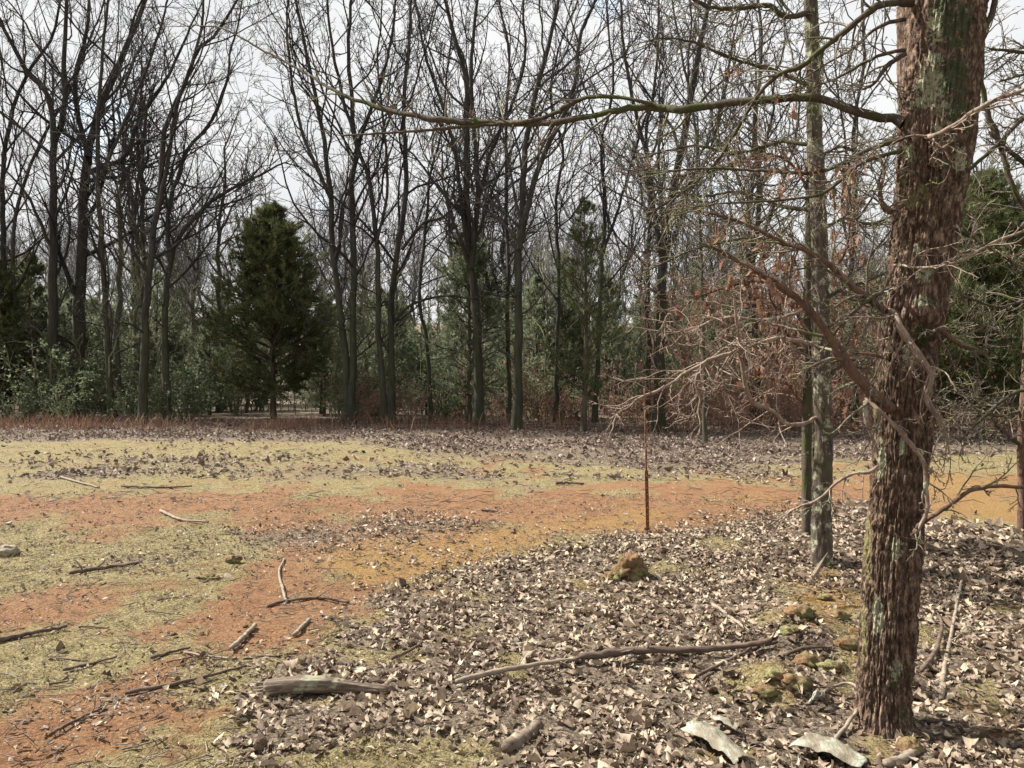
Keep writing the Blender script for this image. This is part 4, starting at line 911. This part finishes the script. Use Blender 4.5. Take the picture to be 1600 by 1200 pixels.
# ------------------------------------------------------------------ wires
def wire(name, label, A, B_, sag, r, n=60, group=None):
    t_ = np.linspace(0, 1, n)[:, None]; P = A * (1 - t_) + B_ * t_; P[:, 2] -= sag * 4 * (t_ * (1 - t_))[:, 0]
    tag(obj(name, mesh(name, *tubes(P, np.full(n, r), 5)), M['wire']), label, 'wire', group)
def ext(a, b_, k0, k1): a, b_ = np.array(a), np.array(b_); return a - (b_ - a) * k0, b_ + (b_ - a) * k1
wire('overhead_wire', 'lowest thin overhead wire crossing the bare crowns', *ext(pt(0, 190, 26), pt(870, 252, 24), .6, 1.2), .3, .011)
wire('overhead_wire', 'middle thin overhead wire strung between the bare crowns', *ext(pt(330, 94, 26), pt(560, 128, 25), 2.0, 3.5), .3, .010)
wire('overhead_wire', 'highest thin overhead wire against the open sky', *ext(pt(920, 0, 25), pt(1400, 64, 23), 1.5, .8), .2, .011)
wire('fence_wire', 'thin wire strung low from trunk to trunk at the wood edge', *ext(pt(190, 652, 29), pt(1000, 660, 25.2), .5, .35), .12, .008)
wire('fence_wire', 'slack wire slanting down into the rusty weeds', pt(-60, 608, 29), pt(330, 662, 29), .1, .008)

# ------------------------------------------------------------------ leaf litter
rng = np.random.default_rng(71)
def scatter(n, x0, x1, y0, y1, dens, ypow=1.0):
    x = rng.uniform(x0, x1, n); y = y0 + (y1 - y0) * rng.random(n) ** ypow
    lm, cm, sm = cover(x, y)
    k = rng.random(n) < dens(lm, cm, sm, x, y)
    return x[k], y[k]
def ground_z(x, y):
    near = np.clip(1 - y / 25, 0, 1)
    return gz(x, y) + near * .03 * (fbm(x * 3.1, y * 3.1, 3, 4) - .5)
def litter(x, y, size, stations, tilt=.17, lift=.016):
    """curled leaves as one mesh"""
    N = len(x); ns = len(stations)
    S = size * np.exp(np.clip(rng.normal(-.05, .27, N), -.7, .38))
    curl, fold, tw = rng.normal(.25, .45, N), rng.normal(.3, .65, N), rng.normal(0, .8, N)
    st = np.array(stations)
    X = np.repeat(st[:, 0], 3)[None] - .5; Yb = (st[:, 1:2] * np.array([[-1, 0, 1]])).ravel()[None] * rng.uniform(.8, 1.3, (N, 1))
    jit = 1 + rng.normal(0, .12, (N, ns * 3)); Y = Yb * jit
    Z = curl[:, None] * (X ** 2) + fold[:, None] * np.abs(Y) * 1.3 + tw[:, None] * X * Y * 2.5
    L = np.stack([np.broadcast_to(X, Y.shape), Y, Z], -1) * S[:, None, None]
    yaw = rng.uniform(0, 6.28, N); pit = rng.normal(0, tilt, N); rol = rng.normal(0, tilt, N)
    def rot(L, a, i, j):
        c, s = np.cos(a)[:, None], np.sin(a)[:, None]; o = L.copy()
        o[..., i] = L[..., i] * c - L[..., j] * s; o[..., j] = L[..., i] * s + L[..., j] * c; return o
    L = rot(rot(rot(L, rol, 1, 2), pit, 0, 2), yaw, 0, 1)
    L[..., 2] -= L[..., 2].min(1, keepdims=True)
    V = L + np.stack([x, y, ground_z(x, y) + rng.random(N) * lift], -1)[:, None]
    q = []
    for i in range(ns - 1):
        for s in (0, 1): a = i * 3 + s; q.append((a, a + 1, a + 4, a + 3))
    Q = (np.arange(N) * ns * 3)[:, None, None] + np.array(q)[None]
    return V.reshape(-1, 3), [Q.reshape(-1, 4)]
ST6 = [(0, .012), (.14, .11), (.3, .19), (.46, .15), (.64, .22), (.84, .14), (1, .015)]
ST4 = [(0, .03), (.3, .24), (.7, .28), (1, .02)]
ST3 = [(0, .08), (.5, .28), (1, .06)]
x, y = scatter(86000, -1.8, 4.4, 2.6, 9.6, lambda l, c, s, x, y: .85 * l ** 1.5 * (.30 + .70 * sst(.36, .56, fbm(x * 1.9, y * 1.9, 8, 4))))
tag(obj('leaf_litter', mesh('leaf_litter', *litter(x, y, .061, ST6), smooth=True), M['litter']), 'grey brown litter of dry oak leaves around the near trees', 'leaf litter', None, 'stuff')
x, y = scatter(9000, 3.6, 14, 5, 13, lambda l, c, s, x, y: .8 * l)
tag(obj('leaf_litter', mesh('leaf_litter', *litter(x, y, .11, ST4), smooth=False), M['litter']), 'dry leaf litter spread under the side trees', 'leaf litter', None, 'stuff')
x, y = scatter(150000, -32, 30, 12.5, 34, lambda l, c, s, x, y: np.where(l > .2, .85 * l * (.3 + .7 * sst(.4, .55, fbm(x * .7, y * .7, 8, 3))), .07 * sst(.4, .6, fbm(x * .8, y * 1.6, 18, 3))))
tag(obj('leaf_carpet', mesh('leaf_carpet', *litter(x, y, .095, ST3, .35, .025), smooth=False), M['farleaf']), 'brown leaf carpet along the edge of the wood', 'leaf litter', None, 'stuff')
x, y = scatter(16000, -11, 6, 2.8, 16, lambda l, c, s, x, y: np.where(l > .2, .6 * l, .06 * (1 - .5 * c)), 1.3)
k = ~((x > -1.6) & (y < 9.6) & (cover(x, y)[0] > .6))
tag(obj('scattered_leaves', mesh('scattered_leaves', *litter(x[k], y[k], .062, ST4, .3, .006), smooth=False), M['litter']), 'loose leaves and leaf drifts blown over the moss and clay', 'leaf litter', None, 'stuff')
x, y = scatter(110000, -7, 5, 2.7, 11, lambda l, c, s, x, y: np.maximum(np.minimum(l * 1.6, 1) * .75, (.16 + .6 * np.minimum(l * 2.5, 1)) * (.12 + .88 * sst(.42, .58, fbm(x * 2.7, y * 2.7, 14, 4)))), 1.5)
tag(obj('leaf_crumbs', mesh('leaf_crumbs', *litter(x, y, .03, ST3, .35, .012), smooth=False), M['litter']), 'broken leaf crumbs trodden into the clearing floor', 'leaf litter', None, 'stuff')
# three hundred nearest leaves, one by one
LG = [mesh('fallen_leaf', v, f, False) for v, f in LV]
for m_ in LG: m_.materials.append(M['leaf1'])
cnt = 0
x, y = scatter(9000, -1.2, 2.6, 2.95, 5.4, lambda l, c, s, x, y: .9 * l, 1.5)
px, py = to_px(x, y); ok = (px > 60) & (px < 1590) & (py < 1192)
for xx, yy in list(zip(x[ok], y[ok]))[:300]:
    o = obj('fallen_leaf', LG[rng.integers(len(LG))]); s = rng.uniform(.055, .09)
    o.scale = (s, s, s * rng.uniform(.6, 1.3)); o.rotation_euler = (rng.normal(0, .22), rng.normal(0, .22), rng.uniform(0, 6.28))
    o.location = (xx, yy, float(ground_z(xx, yy)) + .036)
    tag(o, 'dry curled brown oak leaf lying on top of the near litter', 'leaf', 'fallen oak leaves on the near litter')

# short dry moss and grass blades, chips of wood
def blades(x, y, h0, h1, w_, lean):
    N = len(x); h = rng.uniform(h0, h1, N); a = rng.uniform(0, 6.28, N); l = rng.normal(0, lean, (N, 2)) * h[:, None]
    b0 = np.stack([x, y, ground_z(x, y) - .006], -1); sd = np.stack([np.cos(a), np.sin(a), 0 * a], -1) * w_
    mdp = b0 + np.stack([l[:, 0] * .4, l[:, 1] * .4, h * .6], -1); tp = b0 + np.stack([l[:, 0], l[:, 1], h], -1)
    V = np.stack([b0 - sd, b0 + sd, mdp + sd * .7, mdp - sd * .7, tp], 1).reshape(-1, 3); q = np.arange(N)[:, None] * 5
    return V, [q + [[0, 1, 2, 3]], q + [[3, 2, 4]]]
def mossd(l, c, s, x, y): return np.clip(1.05 - 1.3 * c - l * .8, 0, 1) * (.1 + .9 * sst(.42, .56, fbm(x * 4.2, y * 4.2, 4, 4)))
x, y = scatter(230000, -6.5, 4.5, 2.7, 10, mossd, 1.5)
tag(obj('short_grass', mesh('short_grass', *blades(x, y, .01, .035, .003, 1.2), smooth=False), M['straw']), 'short straw coloured moss and grass on the clearing', 'grass', None, 'stuff')
x, y = scatter(50000, -17, 14, 9.5, 20, mossd, 1.2)
tag(obj('far_grass', mesh('far_grass', *blades(x, y, .015, .045, .007, 1.2), smooth=False), M['straw']), 'straw coloured grass on the far side of the track', 'grass', None, 'stuff')
def chips(x, y, l0, l1, r0):
    N = len(x); L = rng.uniform(l0, l1, N); a = rng.uniform(0, 6.28, N); d = np.stack([np.cos(a), np.sin(a), rng.normal(0, .12, N)], -1)
    c_ = np.stack([x, y, ground_z(x, y) + .012], -1); bend = rng.normal(0, .08, (N, 3)) * L[:, None]
    P = np.stack([c_ - d * L[:, None] / 2, c_ + bend, c_ + d * L[:, None] / 2], 1); rr = rng.uniform(.4, 1, N)[:, None] * np.array([[.8, 1, .4]]) * r0
    return tubes(P, rr, 4)
x, y = scatter(16000, -7, 5, 2.7, 11, lambda l, c, s, x, y: .5 + .2 * l, 1.4)
tag(obj('twig_debris', mesh('twig_debris', *chips(x, y, .03, .14, .0035)), M['debris']), 'small broken twigs and chips strewn over the clearing', 'debris', None, 'stuff')
x, y = scatter(5000, -18, 15, 10, 26, lambda l, c, s, x, y: .5, 1.2)
tag(obj('far_debris', mesh('far_debris', *chips(x, y, .08, .4, .006)), M['debris']), 'broken twigs strewn along the far side of the track', 'debris', None, 'stuff')
# rusty weeds at the foot of the wood
x = np.concatenate([rng.uniform(-24, -5.5, 9000), rng.uniform(-5.5, 16, 6000)]); y = 26.5 + rng.normal(0, 1.6, len(x)) + .06 * np.abs(x)
cl = fbm(x * .5, y * .5, 3, 3); k = rng.random(len(x)) < np.clip((cl - .46) * 4, .04, .8); x, y = x[k], y[k]
tag(obj('dry_weeds', mesh('dry_weeds', *blades(x, y, .1, .7, .008, .45), smooth=False), M['weed']), 'rusty brown dry weeds along the foot of the wood', 'weeds', None, 'stuff')

# ------------------------------------------------------------------ sticks, log, clods, stones, white sheets
rng = np.random.default_rng(81)
def stick(label, pl, w, mat='stick', lift=.012, cat='stick', name='stick', group=None, rough=.1, taper=.6, n=18, sides=7, fork=False, arch=None):
    g = np.array([gpt(a, b_) for a, b_ in pl]); base = g[0].copy()
    D = g[:, 1].mean(); r = w / 2 / F * D
    p = g - base; p[:, 2] += r * .7 + lift
    if arch is not None: p[:, 2] += np.array(arch)
    P, Rr = resample(p, np.linspace(r, r * taper, len(pl)), n, .0)
    P[:, :] += rng.normal(0, r * .12, P.shape); Rr = Rr * (1 + rng.normal(0, rough * .6, n)); Rr[0] *= .8
    parts = [tubes(P, Rr, sides, cap=True)]
    o = thing(name, label, cat, tuple(base), 0, group) if fork else None
    me = mesh(name, *parts[0])
    if not fork: return tag(obj(name, me, M[mat], None, tuple(base)), label, cat, group)
    obj('stem', me, M[mat], o)
    (V, fs), _, _ = twigs_on(P, Rr, 5, (.08, .2), k2=2, k3=0, up=0.0, rmin=r * .18)
    obj('side_twigs', mesh('side_twigs', V, fs), M[mat], o)['kind'] = 'stuff'
    return o
# weathered log with split ends
g0, g1 = gpt(412, 1090), gpt(606, 1088); n = 60
tt = np.linspace(0, 1, n)[:, None]; P = (g1 - g0) * tt; P[:, 2] += .046 + .012 * np.sin(tt[:, 0] * 5); P[:, 1] += .02 * np.sin(tt[:, 0] * 3.3)
Rr = .046 * (1 - .55 * tt[:, 0] ** 1.6); Rr[0] *= .55; Rr[-1] *= .4
V, fs = bark_tube(P, Rr, 40, .014, 2.6, 3.0, 12.0)
lg = thing('log', 'short weathered log with pale lichen end half sunk in leaves', 'log', tuple(g0))
obj('wood', mesh('wood', V, fs), M['logwood'], lg)
for q in range(3):
    p = np.array([P[4 + q * 2], P[0] - [.04 + .02 * q, rng.normal(0, .02), -.01 * q]]); p = np.array([p[0], p.mean(0), p[1]]) + [0, (q - 1) * .02, 0]
    obj('splinter', mesh('splinter', *tubes(p, np.array([.012, .009, .002]), 5)), M['logwood'], lg)
stick('thin straight stick crossing the litter beside the log', [(712, 1083), (780, 1066), (850, 1053), (905, 1045)], 9, 'palestick', .05, fork=True)
stick('thick crooked fallen branch running to the big trunk foot', [(905, 1046), (1000, 1036), (1080, 1034), (1140, 1030), (1205, 1020)], 13, 'stick', .055, rough=.12, n=30, fork=True)
stick('chunk of rotten bark poking out of the moss', [(785, 1182), (812, 1165), (842, 1140)], 24, 'logwood', .0, rough=.2, taper=.8)
stick('long bent stick lying over moss with leaves caught on it', [(195, 1090), (260, 1078), (320, 1064), (385, 1046)], 7, 'stick', .015, fork=True)
stick('dark stick with bark strips on the mossy ground near the pile', [(108, 900), (150, 893), (200, 886), (222, 882)], 7, 'stick', .01, fork=True)
stick('curved dark stick resting on the moss by red clay patch', [(-10, 1008), (40, 996), (105, 984)], 9, 'stick', .01, fork=True)
stick('short straight stub of stick pointing up the slope', [(362, 1018), (382, 999), (399, 981)], 8, 'palestick', .01, taper=.9)
stick('second short stub of stick beside the leaf drift', [(459, 997), (472, 984), (484, 972)], 7, 'palestick', .01, taper=.9)
stick('bowed stick lying on the red clay edge', [(418, 952), (450, 943), (500, 939), (545, 946)], 6, 'stick', .012, fork=True)
stick('broken strip of wood among olive moss', [(98, 1052), (140, 1042), (182, 1031)], 6, 'stick', .01)
stick('short dark strip of wood beside a pale twig', [(236, 1032), (265, 1024), (297, 1016)], 6, 'stick', .01)
stick('dark stick half buried under a leaf drift', [(78, 1152), (120, 1130), (165, 1108)], 6, 'stick', .01, fork=True)
stick('pale peeled twig curving over the clay', [(250, 800), (270, 810), (290, 816), (326, 819)], 5, 'palestick', .01)
stick('pale crooked twig standing out from the clay track', [(448, 945), (440, 918), (436, 895), (444, 876)], 5, 'palestick', .01)
stick('thin pale twig touching the dark strip of wood', [(288, 1022), (320, 1028), (358, 1032)], 4, 'palestick', .008)
stick('small dark stick lying on bare clay track', [(752, 799), (775, 801), (776, 802)], 5, 'stick', .01)
stick('dark stick on the moss bank beyond the track', [(868, 757), (890, 757), (912, 758)], 5, 'stick', .01)
stick('long grey stick lying on the moss behind the track', [(85, 745), (110, 752), (155, 764)], 4, 'palestick', .01)
stick('thin straight stick on the moss across the track', [(190, 762), (250, 764), (300, 762)], 4, 'stick', .01)
stick('pale forked stick leaning over the litter uphill of the white sheets', [(1112, 952), (1140, 972), (1172, 998)], 7, 'palestick', .03, fork=True)
stick('dark bent stick beside the crooked fallen branch', [(1090, 1066), (1130, 1046), (1180, 1022), (1215, 1012)], 6, 'stick', .03)
stick('dark branch lying in the shade of the mossy clump', [(1228, 1033), (1260, 1022), (1300, 1022)], 7, 'stick', .03, fork=True)
stick('pale cut branch poking out beside the clay lump', [(1385, 1205), (1415, 1192), (1442, 1176)], 15, 'palestick', .01, taper=.85)
stick('pale bowed stick at the foot of the big trunk', [(1300, 1168), (1340, 1130), (1342, 1108), (1320, 1090), (1275, 1092)], 6, 'palestick', .01, arch=[0, .05, .08, .06, 0], n=30)
stick('dark stick sticking up from litter beyond the big trunk', [(1430, 905), (1470, 888), (1512, 872)], 6, 'stick', .02, fork=True)
stick('crooked dead branch in the litter beside the big trunk', [(1470, 1100), (1478, 1040), (1490, 980), (1505, 900)], 7, 'palestick', .02, fork=True, n=24)
stick('dark forked stick leaning at the big trunk', [(1440, 1062), (1462, 1030), (1472, 990), (1468, 975)], 7, 'stick', .04, fork=True)
stick('straight stick lying in litter near the clay clod', [(880, 955), (905, 957), (935, 958)], 6, 'palestick', .02)
stick('thin stick in litter uphill of the straight stick', [(760, 1011), (800, 1012), (840, 1010)], 4, 'palestick', .02)
stick('stick with dark bark at the ragged litter edge', [(612, 1036), (640, 1024), (660, 1010)], 6, 'stick', .02)
# upright dead twig
g = gpt(709, 986); P, Rr = resample([[0, 0, -.03], [.0, 0, .1], [.01, .0, .2], [.005, 0, .255]], [.006, .005, .004, .002], 12, .1)
tag(obj('upright_twig', mesh('upright_twig', *tubes(P, Rr, 6)), M['stick'], None, tuple(g)), 'thin dead twig standing upright in the litter', 'twig')
# splintered pale stub leaning on the lichen trunk
g = gpt(1268, 908); st_ = thing('splintered_stub', 'pale splintered stub leaning at the lichen trunk foot', 'stub', tuple(g))
for q in range(7):
    e = pt(1293 - q * 2.0, 864 + q * 2.5, DB - .28) - g; s0 = np.array([(q - 3) * .010, 0, -.02])
    obj('splinter', mesh('splinter', *tubes(np.array([s0, (s0 + e) / 2 + rng.normal(0, .008, 3), e]), np.array([.012, .010, .003]), 6)), M['palestick'], st_)
# small sticks all over
for i in range(46):
    px_, py_ = rng.uniform(10, 1590), 700 + 480 * rng.random() ** .8
    a = rng.normal(0.15, .5); D = H * F / (py_ - CY); L = rng.uniform(.1, .4); g = gpt(px_, py_)
    P, Rr = resample([[0, 0, .012], [L * .5 * math.cos(a), L * .5 * math.sin(a), .014], [L * math.cos(a) + rng.normal(0, .03), L * math.sin(a), .012]], [.006, .005, .003], 10, .08)
    tag(obj('small_stick', mesh('small_stick', *tubes(P, Rr * rng.uniform(.6, 1.3), 5, cap=True)), M['stick' if i % 3 else 'palestick'], None, tuple(g)), 'small loose stick lying on the open ground', 'stick', 'small loose sticks on the ground')

def lump(name, label, cat, g, sx, sy, sz, mat, seed, rough=.35, sub=28, sink=.25):
    u, v = np.meshgrid(np.linspace(0, 2 * math.pi, sub * 2, endpoint=False), np.linspace(.02, math.pi - .02, sub)); d = np.stack([np.sin(v) * np.cos(u), np.sin(v) * np.sin(u), np.cos(v)], -1).reshape(-1, 3)
    r = 1 + rough * 2 * (fbm(d[:, 0] * 2.2 + seed, d[:, 1] * 2.2, d[:, 2] * 2.2 + 4, 5) - .5) + rough * .5 * (np.abs(2 * vn(d[:, 0] * 3.4 + seed, d[:, 1] * 3.4, d[:, 2] * 3.4) - 1) - .5)
    V = d * r[:, None] * [sx, sy, sz] + [0, 0, sz * (1 - sink * 2)]
    m = sub * 2; k = np.arange(m); b_ = (np.arange(sub - 1) * m)[:, None]
    Q = np.stack([b_ + k, b_ + m + k, b_ + m + (k + 1) % m, b_ + (k + 1) % m], -1).reshape(-1, 4)
    caps = np.stack([k, (sub - 1) * m + k[::-1]])
    return tag(obj(name, mesh(name, V, [Q, caps]), M[mat], None, tuple(g)), label, cat)
lump('clay_clod', 'mossy orange clay clod in the litter by the stake', 'clod', gpt(985, 905), .15, .13, .13, 'clod', 3, .55)
lump('clay_clod', 'small orange clay clod fallen against the larger mossy clod', 'clod', gpt(958, 908), .09, .07, .055, 'clod', 9, .5)
lump('clay_lump', 'rounded orange clay lump in front of the big trunk', 'clod', gpt(1421, 1178), .052, .05, .05, 'clod', 14, .35)
lump('stone', 'pale rounded stone bedded in moss beside the track', 'stone', gpt(12, 868), .10, .09, .065, 'stone', 5, .3)
lump('clay_clod', 'brown clay clod sitting on the clay track', 'clod', gpt(365, 880), .065, .06, .05, 'clod', 21, .5)
lump('clay_clod', 'flat red clod near the moss on the track', 'clod', gpt(325, 905), .08, .06, .03, 'clod', 26, .5)
for i, (a_, b_) in enumerate([(1288, 936), (1252, 962), (1310, 968), (1236, 990), (1328, 1012), (1262, 1040), (1210, 1058), (1242, 1072), (1196, 1084), (1300, 1046)]):
    s_ = rng.uniform(.03, .065)
    tag(lump('bank_clod', None, None, gpt(a_, b_), s_ * 1.4, s_ * 1.1, s_ * .7, 'clod' if i % 3 else 'mosslump', 80 + i, .55, 14), 'crumbled clay clod on the orange bank beside the big trunk', 'clod', 'clods of the clay bank')
for i in range(40):
    px_, py_ = rng.uniform(0, 900), rng.uniform(780, 1150); s = rng.uniform(.008, .022)
    tag(lump('pebble', None, None, gpt(px_, py_), s, s * .8, s * .6, 'clod' if i % 4 else 'stone', 40 + i, .4, 7), 'small loose pebble on the moss and clay', 'pebble', 'small pebbles on the clearing')

def sheet(label, corners, seed, lift):
    """torn crumpled white sheet spanning four ground corners"""
    c_ = [gpt(*p) for p in corners]; base = c_[0]
    u, v = np.meshgrid(np.linspace(0, 1, 34), np.linspace(0, 1, 16)); e = .10 * (fbm(u * 6, v * 2 + seed, o=3) - .5)
    vv = np.clip(v + e * (np.abs(v - .5) * 2), -.1, 1.1); uu = u + .12 * (fbm(v * 7, seed, o=3) - .5) * np.abs(u - .5) * 2
    P = ((1 - uu) * (1 - vv))[..., None] * c_[0] + (uu * (1 - vv))[..., None] * c_[1] + (uu * vv)[..., None] * c_[2] + ((1 - uu) * vv)[..., None] * c_[3] - base
    P[..., 2] += .02 + lift * np.sin(u * 3.14) * .6 + lift * np.sin(v * 3.14) + .03 * (fbm(u * 5 + seed, v * 3, o=3) - .3) + .03 * (1 - v)
    V = P.reshape(-1, 3); Vb = V - [0, 0, .0025]; n_, m_ = 16, 34
    i = (np.arange(n_ - 1)[:, None] * m_ + np.arange(m_ - 1)).ravel(); Q = np.stack([i, i + 1, i + m_ + 1, i + m_], -1)
    rim = np.concatenate([np.arange(m_), np.arange(2, n_) * m_ - 1 + m_ * 0 + 0, (n_ - 1) * m_ + np.arange(m_)[::-1], np.arange(n_ - 2, 0, -1) * m_]); rim[m_:m_ + n_ - 2] = np.arange(1, n_ - 1) * m_ + m_ - 1
    r2 = np.roll(rim, -1); N = len(V)
    tag(obj('torn_sheet', mesh('torn_sheet', np.concatenate([V, Vb]), [Q, Q[:, ::-1] + N, np.stack([r2, rim, rim + N, r2 + N], -1)]), M['sheet'], None, tuple(base)), label, 'sheet')
sheet('wide torn white sheet crumpled on the litter with a folded corner', [(1066, 1158), (1150, 1215), (1180, 1205), (1108, 1140)], 3, .03)
sheet('narrow strip of torn white sheet arched over leaves', [(1232, 1185), (1345, 1225), (1362, 1205), (1290, 1164)], 8, .035)
sheet('small folded scrap of white sheet beside the wide torn sheet', [(1108, 1142), (1150, 1160), (1160, 1150), (1126, 1137)], 13, .02)
sheet('small pale scrap caught under the bowed stick', [(1262, 1118), (1290, 1110), (1288, 1098), (1276, 1096)], 17, .03)
